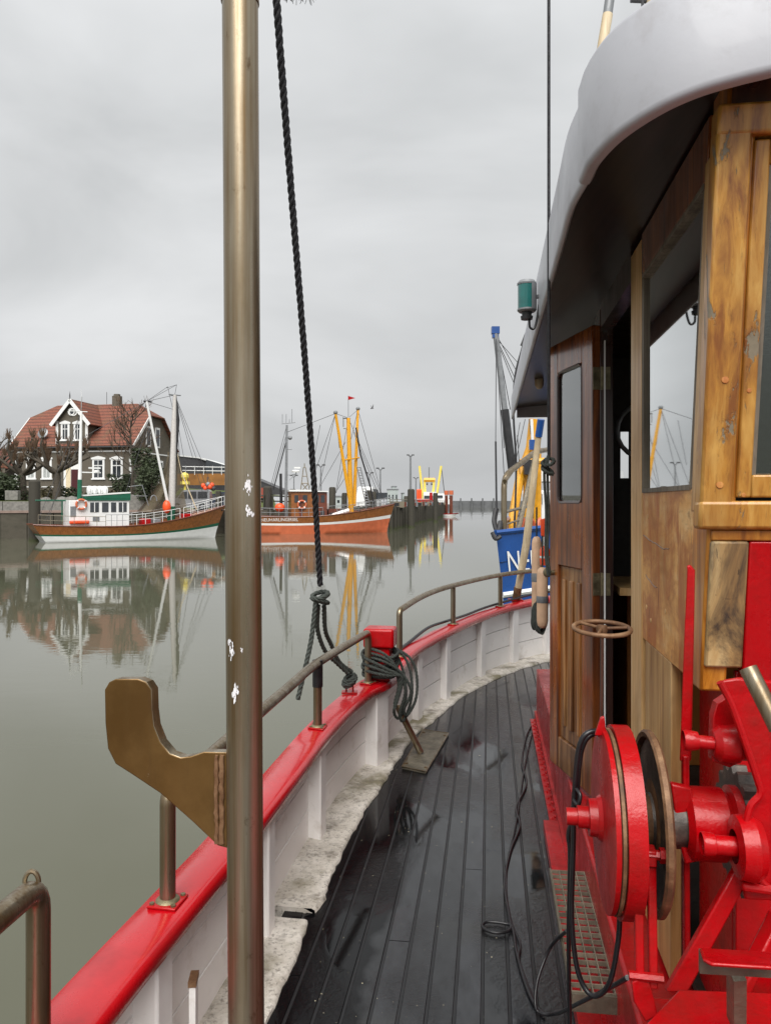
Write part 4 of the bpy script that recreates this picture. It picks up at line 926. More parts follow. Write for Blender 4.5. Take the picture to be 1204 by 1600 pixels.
b.tube(spline([WP(958, 1152, 1.62), WP(928, 1147, 1.62), WP(908, 1175, 1.62), WP(899, 1270, 1.64), WP(888, 1300, 1.66), WP(890, 1340, 1.68), WP(888, 1460, 1.75), WP(889, 1560, 1.85), WP(890, 1640, 1.9)], 8), .005, 8)
b.tube(spline([WP(897, 1230, 1.62), WP(906, 1242, 1.6), WP(903, 1258, 1.6), WP(896, 1250, 1.62)], 6), .004, 7)
b.tube(spline([WP(980, 1528, 1.6), WP(950, 1545, 1.75), WP(900, 1570, 2.0), WP(870, 1584, 2.3), WP(845, 1584, 2.36), WP(836, 1570, 2.38), WP(840, 1530, 2.42), WP(860, 1480, 2.45), WP(885, 1455, 2.3)], 7), .0055, 8)
tag(b.build('winch_cable', M['black_rubber'], None, smooth=60), 'black cable looping down from the red winch over the step grating', 'cable')
# debris on deck
M['debris'] = simple('pale_leaf_bits', (.45, .40, .28), .8, 0, .6, 40)
b = MB()
for k_ in range(420):
    Yv = random.uniform(2.3, 7.2); x0 = interp([y for x, y in DE], [x for x, y in DE], Yv); x1 = .3+.134*Yv; X = random.uniform(x0, x1); s_ = random.uniform(.0008, .0032) * (2.6 if random.random() < .06 else 1); a_ = random.random()*6
    c0 = Vector((X, Yv, 1.4015)); b.poly([c0+Vector((math.cos(a_+k), math.sin(a_+k)*.45, 0))*s_*random.uniform(.5, 1.6)+UP*random.uniform(0, .002) for k in (0, 1.6, 3.1, 4.7)])
tag(b.build('deck_litter', M['debris'], None, smooth=0), 'tiny pale flakes and leaf bits scattered on the wet deck', 'litter', None, 'stuff')

# ================================================================== far boats
def text_outline(body, size):
    cu = bpy.data.curves.new('text', 'FONT'); cu.body = body; cu.size = size; cu.resolution_u = 3
    ob = bpy.data.objects.new('text', cu); C.objects.link(ob)
    dg = bpy.context.evaluated_depsgraph_get(); dg.update(); me = ob.evaluated_get(dg).to_mesh()
    vs = [v.co.copy() for v in me.vertices]; fs = [tuple(p.vertices) for p in me.polygons]
    ob.evaluated_get(dg).to_mesh_clear(); bpy.data.objects.remove(ob); bpy.data.curves.remove(cu); return vs, fs

class Boat:
    """hull between a stern point A and a bow point B at the waterline"""
    def __init__(s, A, B, beam, zs, zm, zb, rake_b=1.2, rake_s=.6, tw=.6, flare=.5, pm=.5):
        s.A = Vector((A[0], A[1], 0)); s.B = Vector((B[0], B[1], 0)); s.L = (s.B-s.A).length; s.d = (s.B-s.A).normalized(); s.n = Vector((s.d.y, -s.d.x, 0))
        if s.n.y > 0: s.n = -s.n                              # n points to the camera side
        s.beam, s.zs, s.zm, s.zb, s.rb, s.rs, s.tw, s.fl, s.pm = beam, zs, zm, zb, rake_b, rake_s, tw, flare, pm; s.pw = 2.6
    def sheer(s, f):
        m = s.pm
        if f < m: t = (m-f)/m; return s.zm + (s.zs-s.zm)*t**2
        t = (f-m)/(1-m); return s.zm + (s.zb-s.zm)*t**2
    def hb(s, f):
        if f > .45: t = (f-.45)/.55; k = max(0, 1-t**s.pw)
        else: t = (.45-f)/.45; k = 1-(1-s.tw)*t**2.2
        return s.beam/2*k
    def pt(s, f, z, side=1, out=0):
        zt = s.sheer(f); t = max(0, min(1.1, z/zt)); 
        k = 1 - (1-t)*(.12+s.fl*max(0, f-.35)**1.3) - (.5*max(0, -z)/.6)
        al = f*s.L + s.rb*max(0, t)**1.3*max(0, (f-.6)/.4)**1.5 - s.rs*t*max(0, (.25-f)/.25)
        return s.A + s.d*al + s.n*side*(s.hb(f)*k+out) + UP*z
    def hull(s, bands, name, parent, n=36):
        mats = [m for _, m in bands]; b = MB()
        zf = [-.6, 0]; mi = [len(bands)-1]
        last = 0
        for t, m in bands[::-1]:
            for k_ in range(1, 4): zf.append(last+(t-last)*k_/3); mi.append(mats.index(m))
            last = t
        for side in (1, -1):
            ids = []
            for i in range(n+1):
                f = 1-(1-i/n)**1.3 if False else i/n
                zt = s.sheer(f); ids.append([b.vert(s.pt(f, (z if z < 0 else z*zt), side)) for z in zf])
            for i in range(n):
                for j in range(len(zf)-1): b.cur = mi[j]; b.face((ids[i][j], ids[i+1][j], ids[i+1][j+1], ids[i][j+1]))
            if side == 1: first = ids
        for j in range(len(zf)-1): b.cur = mi[j]; b.face((first[0][j], first[0][j+1], ids[0][j+1], ids[0][j]))
        return b.build(name, mats, parent, smooth=50)
    def deckmesh(s, mat, parent, drop=.35, n=24):
        b = MB(); b.loft([[s.pt(i/n, s.sheer(i/n)-drop, -1, -.03), s.pt(i/n, s.sheer(i/n)-drop, 1, -.03)] for i in range(n+1)]); return b.build('deck', mat, parent)
    def edge(s, mat, parent, name='gunwale', r=.06, dz=0, n=36):
        b = MB()
        for side in (1, -1): b.tube([s.pt(i/n, s.sheer(i/n)+dz, side) for i in range(n+1)], r, 6)
        return b.build(name, mat, parent)
    def at(s, px, py=None, z=None, lat=0):                    # point on the lengthwise vertical plane, lat towards camera
        o = s.A + s.n*lat; k_ = (px-CX)/F; a = (o.x - k_*o.y)/(k_*s.d.y - s.d.x); q = o + s.d*a
        q.z = z if z is not None else EYE - (py-HY)/F*q.y; return q
    def write(s, body, f0, z0, size, mat, parent, slope=0, side=1, rev=False, name='name_lettering', xs=1):
        vs, fs = text_outline(body, size); b = MB(); w_ = max(v.x for v in vs)
        for v in vs:
            x = v.x*xs; f = f0 + (x if not rev else -x)/s.L; z = z0 + v.y + slope*x; b.vert(s.pt(f, z, side, .03))
        for f in fs: b.face(f)
        return b.build(name, mat, parent, smooth=0)
def house_box(b_, bt, x0, x1, z0, z1, lat0, lat1, lean=0):
    """box over the hull from px x0 to px x1 (taken on the near face)"""
    p0, p1 = bt.at(x0, z=z0, lat=lat1), bt.at(x1, z=z0, lat=lat1); q = -bt.n*(lat1-lat0)
    b_.boxf(p0, p1-p0, q, UP*(z1-z0)); return p0, p1, q
def rails(bt, f0, f1, h, mat, parent, n=8, side=1, r=.02, name='railing', mid=True):
    b = MB(); fs_ = [lerp(f0, f1, i/n) for i in range(n+1)]
    tp = [bt.pt(f, bt.sheer(f), side, -.05)+UP*h for f in fs_]; b.tube(tp, r, 5)
    if mid: b.tube([p_-UP*h*.5 for p_ in tp], r*.7, 5)
    for p_ in tp: b.tube([p_-UP*h, p_], r, 5)
    return b.build(name, mat, parent)
def wires(pairs, parent, r=.014, name='rigging', mat=None):
    for a, c_ in pairs:
        b = MB(); b.tube([a, c_], r, 4); b.build(name, mat or M['wire'], parent)

# ---- white and green day boat, left
wb_ = Boat((-25.9, 58.2), (-14.6, 66.0), 4.2, 1.35, 1.15, 2.75, 1.0, .9, .62, .45, .35)
wt = thing('day_boat', wb_.A, 'white and varnished wooden boat with green stripe and white cabin moored before the house', 'boat')
wb_.hull([(1.0, M['far_wood']), (.46, M['green']), (.36, M['white_hull'])], 'hull', wt)
wb_.deckmesh(M['far_wood_dark'], wt, .25); wb_.edge(M['far_wood_dark'], wt, 'gunwale', .05); 
b = MB(); zc0 = 1.0; house_box(b, wb_, 108, 202, .9, 3.15, -1.0, 1.0)
cab_ = b.build('cabin', M['white_hull'], wt, bevel=.03)
b = MB(); house_box(b, wb_, 136, 204, 3.16, 3.30, -1.1, 1.1); p0, p1, q = wb_.at(135, z=3.30, lat=1.12), wb_.at(204, z=3.30, lat=1.12), -wb_.n*2.24
b.prism([p0, p1, p1+UP*.42, p0+UP*.18], q); b.build('cabin_roof', M['green'], cab_)
b = MB(); b.prism([p0+UP*.19+wb_.n*.03, p1+UP*.43+wb_.n*.03, p1+UP*.53+wb_.n*.03, p0+UP*.29+wb_.n*.03], q*1.03); b.build('roof_edge', M['white_hull'], cab_)
for xa, xb in ((141, 154.5), (159.5, 169.5), (173.5, 181.5), (185.5, 198)):
    b = MB(); a, c_ = wb_.at(xa, z=2.25, lat=1.03), wb_.at(xb, z=2.25, lat=1.03); b.boxf(a, c_-a, -wb_.n*.05, UP*.75); wnd = b.build('window', M['dark_glass'], cab_)
    if xb-xa > 11: b = MB(); m_ = (a+c_)/2; b.boxf(m_-wb_.d*.03+wb_.n*.01, wb_.d*.06, -wb_.n*.05, UP*.75); b.build('mullion', M['white_hull'], wnd)
b = MB(); a = wb_.at(110, z=1.9, lat=1.02); b.boxf(a, wb_.d*.4, -wb_.n*.04, UP*.8); b.build('noticeboard', M['grey'], cab_)
b = MB(); a = wb_.at(145, z=1.55, lat=1.02); b.boxf(a, wb_.d*.5, -wb_.n*.03, UP*.35); b.build('vent_panel', M['grey'], cab_)
def lifebuoy(c_, ax1, r, label, rr=.28):
    o = thing('lifebuoy', c_, label, 'lifebuoy', 'lifebuoys on the moored boats')
    b = MB(); b.tube([c_+ax1*r*math.cos(2*math.pi*k_/24)+UP*r*math.sin(2*math.pi*k_/24) for k_ in range(24)], r*rr, 10, closed=True); b.build('ring', M['orange_hull'], o, smooth=60)
    for k_ in range(4):
        b = MB(); a_ = R(45+90*k_); b.tube([c_+ax1*r*math.cos(a_+e_)+UP*r*math.sin(a_+e_) for e_ in (-.12, .12)], r*rr*1.12, 10); b.build('band', M['white_hull'], o)
lifebuoy(wb_.at(127, 788, lat=1.15), wb_.d, .36, 'orange lifebuoy on the cabin side of the white and green boat', .24)
# orange rescue float under it
b = MB(); a = wb_.at(109, z=1.36, lat=1.3); b.boxf(a, wb_.d*1.45, -wb_.n*.25, UP*.26); tag(b.build('rescue_float', M['orange'], None, bevel=.08), 'flat orange rescue float fixed below the lifebuoy on the white boat', 'float')
# life raft canisters on the roof
for k_, lb in enumerate(('left one', 'right one')):
    c0 = wb_.at(136+k_*16, z=3.95, lat=.5); o = thing('life_raft', c0, 'white ribbed life raft canister on the green cabin roof, '+lb, 'life raft', 'life raft canisters on the cabin roof')
    pr = [(0, 0), (.22, .0), (.32, .05), (.35, .16), (.33, .30), (.27, .37), (.27, .40), (.33, .46), (.35, .60), (.32, .70), (.22, .76), (0, .76)]
    b = MB(); b.lathe(pr, c0, wb_.d, 18); b.build('canister', M['white_hull'], o, smooth=50)
    for dz in (.16, .60): b = MB(); b.tube([c0+wb_.d*dz+wb_.n*math.cos(2*math.pi*i/18)*.355+UP*math.sin(2*math.pi*i/18)*.355 for i in range(18)], .012, 5, closed=True); b.build('strap', M['grey'], o)
b = MB(); a = wb_.at(135, z=3.5, lat=.9); b.boxf(a, wb_.d*2.0, -wb_.n*.8, UP*.1); b.build('raft_cradle', M['grey'], wt)
# masts
b = MB(); m0 = wb_.at(124, 776); mt_ = wb_.at(127, 643); b.tube([m0-UP*.3, m0.lerp(mt_, .2)], .17, 12); am = b.build('aft_mast', M['green'], wt)
b = MB(); b.tube([m0.lerp(mt_, .2), mt_], [.14, .09], 12); b.build('mast_tube', M['white_hull'], am)
b = MB(); b.tube([mt_-wb_.d*.9, mt_+wb_.d*.45], .04, 6); b.tube([mt_+UP*.0, mt_+UP*1.7], .015, 4); b.build('crosstree', M['white_hull'], am)
b = MB(); q = wb_.at(126, 738); b.tube([q, q+wb_.d*1.5], .05, 6); b.lathe([(.2, 0), (.22, .08), (.2, .2)], q+wb_.d*1.2, UP, 10); b.boxf(q+wb_.d*.6+UP*.3, wb_.d*.9, -wb_.n*.15, UP*.12); b.build('radar_arm', M['white_hull'], am)
b = MB(); q = wb_.at(114, 644); b.tube([q+wb_.d*math.cos(R(a_))*.26+UP*math.sin(R(a_))*.26 for a_ in range(0, 360, 24)], .04, 6, closed=True); b.build('antenna_ring', M['white_hull'], am)
m1 = wb_.at(267.5, 812); m2 = wb_.at(273, 617)
b = MB(); b.tube([m1, m1.lerp(m2, .75), m2], [.30, .22, .14], 14); mm_ = b.build('main_mast', simple('pale_grey_mast', (.50, .48, .46), .4, 0, .12), wt)
b = MB(); b.tube([m1-UP*.2, m1+UP*1.1], .33, 14); b.build('mast_foot', M['green'], mm_)
b = MB(); b.tube([m1.lerp(m2, .42)+wb_.d*.18, m1.lerp(m2, .80)+wb_.d*.27, m2+wb_.d*.1], [.12, .2, .05], 8); b.build('furled_sail', M['dark'], mm_)
b = MB(); b.tube([m2-wb_.d*.5, m2+wb_.d*.5], .06, 6); b.build('mast_top', M['grey'], mm_)
b1 = wb_.at(229, 627, lat=.8); b0 = wb_.at(264, 795, lat=.5)
b = MB(); b.tube([b0, b1], [.12, .09], 10); bm_ = b.build('boom', M['white_hull'], wt)
b = MB(); b.tube([b1-wb_.d*.25, b1+wb_.d*.4], .06, 6); b.build('boom_end', M['dark'], bm_)
b = MB(); c0 = wb_.at(283, 737); c1 = wb_.at(307, 796); b.tube([wb_.at(275, 700), c0], .03, 5); b.tube([c0, c1], .05, 6); b.build('fore_boom', M['cream'], wt)
tipf = wb_.at(276, 601)
wires([(m2, wb_.at(342, 786)), (m2, wb_.at(325, 770)), (m2, wb_.at(318, 775)), (wb_.at(274, 640), wb_.at(300, 790)), (wb_.at(274, 640), wb_.at(283, 737)), (m2, b1), (wb_.at(272, 640), b1), (b1, tipf), (tipf, m2), (b1, wb_.at(262, 604)), (wb_.at(262, 604), wb_.at(270, 640)),
       (mt_, wb_.at(60, 812)), (mt_, wb_.at(75, 815)), (wb_.at(127, 690), wb_.at(70, 815)), (mt_, wb_.at(128, 620)), (wb_.at(127, 685), b1), (wb_.at(235, 650), wb_.at(196, 770)), (wb_.at(260, 606), tipf), (m2, wb_.at(262, 745)), (b1, wb_.at(255, 700))], wt, .018)
# hanging net
M['net'] = m = bpy.data.materials.new('brown_net'); m.use_nodes = True; t = m.node_tree; p = t.nodes['Principled BSDF']; p.inputs['Base Color'].default_value = (.13, .105, .065, 1); p.inputs['Roughness'].default_value = .9; p.inputs['Alpha'].default_value = .72
b = MB(); rows = []
for i in range(14):
    t_ = i/13; l = wb_.at(lerp(262, 214, t_**1.7), lerp(706, 800, t_), lat=-.2); r_ = wb_.at(lerp(279, 292, t_), lerp(706, 800, t_), lat=-.2)
    rows.append([l.lerp(r_, k_/12)+wb_.n*(.25*math.sin(k_*1.3+i*.3)*t_) for k_ in range(13)])
b.loft(rows); tag(b.build('fishing_net', M['net'], None, smooth=60), 'brown fishing net spread like a tent from the mast of the white boat', 'net')
q = wb_.at(260.5, 792, lat=.9); b = MB(); b.ball(q, .42, 14, (.8, .8, 1.3)); tag(b.build('mooring_buoy', M['orange'], None, smooth=70), 'big orange buoy hanging beside the main mast of the white boat', 'buoy')
for f0, f1 in ((.02, .3), (.42, .72), (.74, .99)):
    rails(wb_, f0, f1, .75 if f1 < .5 else .85, M['galv'] if f1 < .4 else M['white_hull'], wt, 6, 1, .022)
rails(wb_, .3, .45, .9, M['grey'], wt, 5, 1, .02); rails(wb_, .4, .98, .85, M['white_hull'], wt, 9, -1, .022)
for xa, xb, z0, lt in ((222, 236, 1.55, .8), (285, 300, 1.9, .4), (240, 252, 1.5, .2)):
    b = MB(); a, c_ = wb_.at(xa, z=z0-.4, lat=lt), wb_.at(xb, z=z0-.4, lat=lt); b.boxf(a, c_-a, -wb_.n*.9, UP*.55); b.build('hatch', M['red'] if xa != 240 else M['grey'], wt, bevel=.05)
b = MB(); b.tube([wb_.at(205, 755+5, lat=.6), wb_.at(222, 758, lat=.6), wb_.at(232, 790, lat=.6)], .04, 6); b.tube([wb_.at(206, 775, lat=.6), wb_.at(230, 775, lat=.6)], .03, 6); b.tube([wb_.at(240+5*math.cos(a_/3), 783-9*math.sin(a_/3), lat=.2) for a_ in range(10)], .05, 6); b.build('deck_frame', M['grey'], wt)
b = MB(); b.tube([wb_.at(55, 782, lat=-.2), wb_.at(104, 782, lat=-.2)], .07, 6); b.tube([wb_.at(97, 782, lat=-.2), wb_.at(97, 815, lat=-.2)], .05, 6); b.build('aft_beam', M['green'], wt)
b = MB(); a = wb_.pt(.985, 2.35, 1, .02); b.ball(a, .1, 8); b.build('hawse', M['dark'], wt)

# ---- brown trawler with yellow masts
bb = Boat((-13.3, 74), (.15, 77.5), 4.8, 1.75, 1.62, 2.85, .8, .8, .55, .5, .3)
bt_ = thing('yellow_mast_trawler', bb.A, 'brown and orange wooden fishing boat with tall yellow masts moored by the pier', 'boat')
bb.hull([(1.0, M['far_wood']), (.62, M['white_hull']), (.50, M['orange_hull'])], 'hull', bt_); bb.deckmesh(M['far_wood_dark'], bt_, .3); bb.edge(M['far_wood_dark'], bt_, 'gunwale', .05)
bb.write('NEUHARLINGERSIEL', .108, 1.20, .44, M['white_hull'], bt_, .01, 1, False, xs=.78)
b = MB(); house_box(b, bb, 455, 489, 1.5, 4.05, -1.1, 1.1); wc = b.build('wheelhouse', M['far_wood'], bt_, bevel=.03)
b = MB(); house_box(b, bb, 486, 511, 1.4, 4.0, -1.2, 1.0); b.build('fore_cabin', M['far_wood_dark'], wc, bevel=.03)
b = MB(); house_box(b, bb, 452, 492, 4.05, 4.22, -1.3, 1.3); house_box(b, bb, 487, 513, 4.02, 4.12, -1.3, 1.2); b.build('wheelhouse_roof', M['white_hull'], wc)
for xa, xb in ((460, 466), (473, 480), (492, 498), (501, 507)):
    b = MB(); a, c_ = bb.at(xa, z=3.0, lat=1.13 if xa < 485 else 1.03), bb.at(xb, z=3.0, lat=1.13 if xa < 485 else 1.03); b.boxf(a, c_-a, -bb.n*.05, UP*.7); b.build('window', M['dark_glass'], wc)
b = MB(); a, c_ = bb.at(467, z=1.6, lat=1.12), bb.at(472.5, z=1.6, lat=1.12); b.boxf(a, c_-a, -bb.n*.04, UP*2.1); b.build('door', M['far_wood_dark'], wc)
lifebuoy(bb.at(471.5, 788.5, lat=1.25), bb.d, .38, 'orange lifebuoy on the brown wheelhouse of the yellow-masted boat', .24)
y0 = bb.at(548.5, 806); y1 = bb.at(544, 653)
b = MB(); b.tube([y0-UP*.3, y1], [.28, .19], 12); ym = b.build('main_mast', M['yellow'], bt_)
b = MB(); b.tube([y1-bb.d*.55, y1+bb.d*.2], .1, 6); b.tube([y1-bb.d*.5, y1-bb.d*.5-UP*.9], .05, 5); b.tube([y1-bb.d*.5-UP*1.05, y1-UP*1.05], .05, 5); b.build('mast_head', M['grey'], ym)
l0, l1 = bb.at(550, 803, lat=.8), bb.at(524, 646, lat=1.8); r0, r1 = bb.at(553, 790, lat=-.5), bb.at(559, 640, lat=-1.5)
for a, c_ in ((l0, l1), (r0, r1)):
    b = MB(); b.tube([a, c_], [.2, .13], 10); bo_ = b.build('derrick', M['yellow'], bt_); b = MB(); b.ball(c_+UP*.1, .22, 10, (1.0, 1, .9)); b.build('block', M['grey'], bo_)
b = MB(); b.tube([bb.at(536, 719, lat=1), bb.at(561, 715, lat=-1)], .08, 6); b.tube([bb.at(536, 719, lat=1), bb.at(548, 716)], .06, 6); b.build('spreader', M['yellow'], ym)
b = MB()
for dx in (0, 5.5): b.tube([bb.at(557.5+dx, 730), bb.at(572+dx, 789)], .05, 5)
for k_ in range(15): t_ = k_/14; b.tube([bb.at(lerp(557.5, 572, t_), lerp(730, 789, t_)), bb.at(lerp(563, 577.5, t_), lerp(730, 789, t_))], .05, 5)
b.build('ladder', M['grey'], bt_)
b = MB(); z0, z1 = bb.at(446.5, 808), bb.at(448, 664); b.tube([z0, z1], [.17, .1], 10); mz = b.build('mizzen_mast', M['grey'], bt_)
b = MB(); b.tube([bb.at(440, 662), bb.at(461, 660)], .04, 5)
for x in (441, 447, 452, 456): b.tube([bb.at(x, 661), bb.at(x, 661-random.choice((6, 14, 22)))], .025, 4)
b.tube([bb.at(447, 702), bb.at(456, 702)], .04, 5); b.tube([bb.at(448, 742), bb.at(463, 741), bb.at(462, 738)], .05, 5); b.tube([bb.at(452, 750), bb.at(464, 738)], .04, 5); b.ball(bb.at(453, 684), .22, 8); b.build('antenna', M['grey'], mz)
b = MB(); b.lathe([(.35, 0), (.4, .1), (.35, .22)], bb.at(462, 738), UP, 12); b.boxf(bb.at(459, 732), bb.d*.6, bb.n*.15, UP*.15); b.build('radar', M['white_hull'], mz)
b = MB(); b.tube([bb.at(439, 800, lat=-.6), bb.at(438.5, 740, lat=-.6)], .13, 8); b.build('funnel', M['dark'], bt_)
tp_ = bb.at(544, 620); wires([(l1, bb.at(470, 800)), (l1, bb.at(492, 790)), (y1, bb.at(520, 795)), (l1, y1), (r1, y1), (r1, bb.at(596, 772)), (bb.at(552, 675), bb.at(592, 775)), (y1, bb.at(600, 782)), (z1, bb.at(412, 800)), (bb.at(447, 680), bb.at(415, 798)), (bb.at(449, 675), l1), (bb.at(500, 664), bb.at(488, 730)),
                         (bb.at(540, 690), bb.at(500, 760)), (bb.at(545, 700), bb.at(525, 770)), (bb.at(543, 740), bb.at(527, 765)), (y1, tp_), (l1, bb.at(530, 700)), (r1, bb.at(545, 700))], bt_, .022)
b = MB(); b.tube([bb.at(556, 668), bb.at(563, 710), bb.at(579, 762), bb.at(584, 788)], .09, 6); b.build('hose_pipe', M['dark'], bt_)
b = MB(); b.tube([bb.at(447, 690), bb.at(427, 765)], .06, 5); b.build('backstay', M['dark'], mz)
b = MB(); q = bb.at(543.5, 625); b.prism([q, q+bb.d*.75+UP*.22, q+UP*.42], bb.n*.02); fl_ = tag(b.build('pennant', M['red'], None), 'small red and white pennant flying above the yellow mast', 'flag')
b = MB(); q = bb.at(437, 793, lat=.6); b.ball(q, .5, 12, (1, 1, .85)); tag(b.build('mooring_buoy', M['orange'], None, smooth=70), 'round orange buoy on the stern deck of the brown trawler', 'buoy')
rails(bb, .02, .5, .8, M['grey'], bt_, 10, 1, .025); rails(bb, .6, .99, .75, M['grey'], bt_, 8, 1, .025); rails(bb, .6, .99, .75, M['grey'], bt_, 8, -1, .025)
b = MB()
for _ in range(26):
    a = bb.at(random.uniform(495, 590), z=random.uniform(1.5, 2.0), lat=random.uniform(-1, 1)); b.box(a, random.uniform(.2, .8), random.uniform(.2, .6), random.uniform(.2, .8), random.random())
b.build('deck_gear', M['wire'], bt_)
b = MB(); b.prism([bb.at(513, 795, lat=.3), bb.at(540, 795, lat=.3), bb.at(540, 803, lat=.3), bb.at(513, 803, lat=.3)], -bb.n*.8); b.build('hatch', M['far_wood_dark'], bt_); b = MB(); b.tube([bb.at(513, 808, lat=.9), bb.at(545, 797, lat=.9)], .2, 8); b.build('net_roll', M['white'], bt_)

# ---- blue cutter behind own stern
bl = Boat((8.6, 21.4), (2.28, 14.35), 4.2, 2.85, 2.8, 2.45, .4, .3, .6, .35, .4); bl.pw = 1.75
blt = thing('blue_cutter', bl.A, 'blue hulled fishing cutter with white band moored right behind the stern', 'boat')
sd = 1
def side_of(bt, right=True):                                # which side of the blue hull faces the camera's right
    return 1 if (bt.n.x > 0) == right else -1
sd = side_of(bl)
bl.hull([(1.0, M['blue'])], 'hull', blt, 48); bl.deckmesh(M['grey'], blt, .55)
bl.edge(M['white_hull'], blt, 'rubbing_band', .055, -1.16); bl.edge(M['blue'], blt, 'gunwale', .05)
bl.write('NEU 230', .990, 1.72, .56, M['white_hull'], blt, .02, 1, True, xs=.52)
bl.write('NEU 230', .78, 1.72, .56, M['white_hull'], blt, -.02, -1, False, xs=.80)
bq = bl.pt(1, 2.75); rl = [bl.pt(f, bl.sheer(f), sd, -.05) for f in (1.0, .97, .92, .86, .8)]
b = MB(); T_ = P(787, 838, 14.2); b.tube(bend([T_, P(787, 744, 14.2), P(836, 706, 15.6), P(870, 700, 16.6)], .25), .055, 10); b.tube([P(800, 735, 14.5), P(788, 752, 14.1)], .04, 8); b.build('bow_frame', M['steel'], blt, smooth=60)
b = MB(); b.tube([P(807, 838, 15), P(836, 712, 15.6)], .05, 8); b.tube([P(788, 800, 14.2), P(830, 790, 16)], .03, 8); b.tube([P(788, 820, 14.2), P(830, 806, 16)], .02, 8); b.build('bow_rail', M['galv'], blt)
b = MB(); b.tube([P(800, 736, 15.5), P(788, 640, 15.5)], .085, 10); gb = b.build('derrick', M['dark'], blt)
b = MB(); b.tube([P(788, 640, 15.5), P(774, 520, 15.5)], .06, 10); b.build('derrick_top', M['grey'], gb)
b = MB(); b.box(P(773.5, 516, 15.5), .16, .12, .14); b.box(P(773, 524, 15.5), .12, .1, .1); b.build('derrick_head', M['blue'], gb)
M['yel2'] = M['yellow']
def bar_part(name, pts, r, mat, parent=blt, seg=8): b = MB(); b.tube(pts, r, seg); return b.build(name, mat, parent)
bar_part('yellow_frame', [P(797, 832, 16.5), P(812, 745, 17), P(828, 700, 17.2), P(833, 655, 17.2)], .10, M['yellow']); bar_part('yellow_frame', [P(838, 835, 17.5), P(838, 700, 17.5)], .11, M['yellow'])
bar_part('yellow_frame', [P(812, 722, 17), P(850, 720, 17)], .07, M['yellow']); bar_part('yellow_frame', [P(815, 752, 17), P(838, 728, 17)], .06, M['yellow']); bar_part('yellow_frame', [P(820, 815, 17), P(822, 735, 17)], .06, M['yellow'])
b = MB(); b.boxf(P(815, 815, 18.5), Vector((2.2, 0, 0)), Vector((.8, 1.8, 0)), UP*.75); cb_ = b.build('wheelhouse', M['white_hull'], blt, bevel=.03)
b = MB(); b.boxf(P(818, 752, 18.6), Vector((2.1, 0, 0)), Vector((.8, 1.6, 0)), UP*.3); b.build('roof_box', M['white_hull'], cb_)
for x in (817, 828, 839): b = MB(); b.boxf(P(x, 788, 18.45), Vector((.12, 0, 0)), Vector((0, .1, 0)), UP*.25); b.build('window', M['dark_glass'], cb_)
bar_part('signal_post', [P(832, 700, 17), P(830, 655, 17)], .035, M['white_hull']); b = MB(); b.box(P(831, 695, 16.9), .13, .12, .22); b.build('deck_lamp', M['blue'], blt)
b = MB(); b.box(P(826, 730, 16.8), .22, .2, .32); b.build('winch_box', M['dark'], blt)
wires([(P(775, 520, 15.5), P(774, 690, 15)), (P(774, 520, 15.5), P(787, 740, 14.4)), (P(779, 533, 15.5), P(838, 600, 17)), (P(779, 537, 15.5), P(820, 625, 17)), (P(779, 530, 15.5), P(840, 640, 17)), (P(781, 545, 15.5), P(803, 600, 16)), (P(782, 560, 15.5), P(797, 640, 15.8)), (P(783, 620, 15.5), P(787, 700, 15.2)),
       (P(812, 660, 17), P(800, 735, 15.5)), (P(820, 655, 17), P(802, 735, 15.5)), (P(826, 655, 17), P(834, 720, 17)), (P(808, 680, 16), P(812, 745, 17))], blt, .008)
b = MB(); b.tube([P(774, 690, 15), P(775.5, 800, 14.6)], .02, 6); b.build('chain', M['dark'], blt)
b = MB(); b.tube(spline([P(775, 795, 14.4), P(772, 815, 14.3), P(778, 832, 14.1), P(782, 815, 14.2)], 5), .05, 8); b.tube(spline([P(769, 832, 14), P(774, 842, 13.95), P(782, 838, 13.95)], 4), .04, 8); b.build('anchor', M['dark'], blt)
b = MB(); b.tube(spline([P(822, 520, 15.6), P(815, 545, 15.6), P(804, 590, 15.6), P(802, 650, 15.6), P(806, 730, 15.5), P(803, 830, 15.2)], 6), .022, 6); b.tube([P(822, 518, 15.6), P(816, 540, 15.6)], [.02, .055], 6); b.build('hoist_line', M['dark'], blt)
for k_ in range(3): b = MB(); x = 812+k_*13; b.tube(spline([P(x, 838, 15.2), P(x+5, 812, 15.3), P(x+13, 838, 15.4)], 5), .05, 8); b.build('orange_hose', M['orange_hull'], blt)

# ---- far beam trawler with yellow gantry
fb = Boat((8.6, 196), (14.2, 186), 5.5, 2.6, 2.4, 3.5, 1.5, .8, .8, .5, .5)
ft = thing('far_trawler', fb.A, 'distant blue fishing trawler with pale yellow gantry and two raised beams', 'boat')
fb.hull([(1.0, M['blue'])], 'hull', ft, 20); fb.deckmesh(M['grey'], ft)
def fp(x, y, Y=190): return P(x, y, Y)
def fpart(name, pts, r, mat, seg=6): b = MB(); b.tube(pts, r, seg); return b.build(name, mat, ft)
fpart('beam', [fp(661, 783), fp(655, 728)], .3, M['pale_yellow']); fpart('beam', [fp(682, 775), fp(689, 728)], .3, M['pale_yellow'])
fpart('gantry', [fp(664, 785), fp(663, 749), fp(678, 749), fp(676, 775)], .35, M['pale_yellow']); fpart('gantry_bridge', [fp(662, 750), fp(679, 750)], .6, M['yellow'])
fpart('derrick_line', [fp(656, 728), fp(656, 780)], .1, M['wire']); fpart('derrick_line', [fp(689, 728), fp(694, 770)], .1, M['wire']); fpart('radio_mast', [fp(670, 730), fp(670, 749)], .15, M['grey'])
for x in (667, 674): fpart('floodlight', [fp(x-1, 756), fp(x+1, 756)], .35, M['dark'])
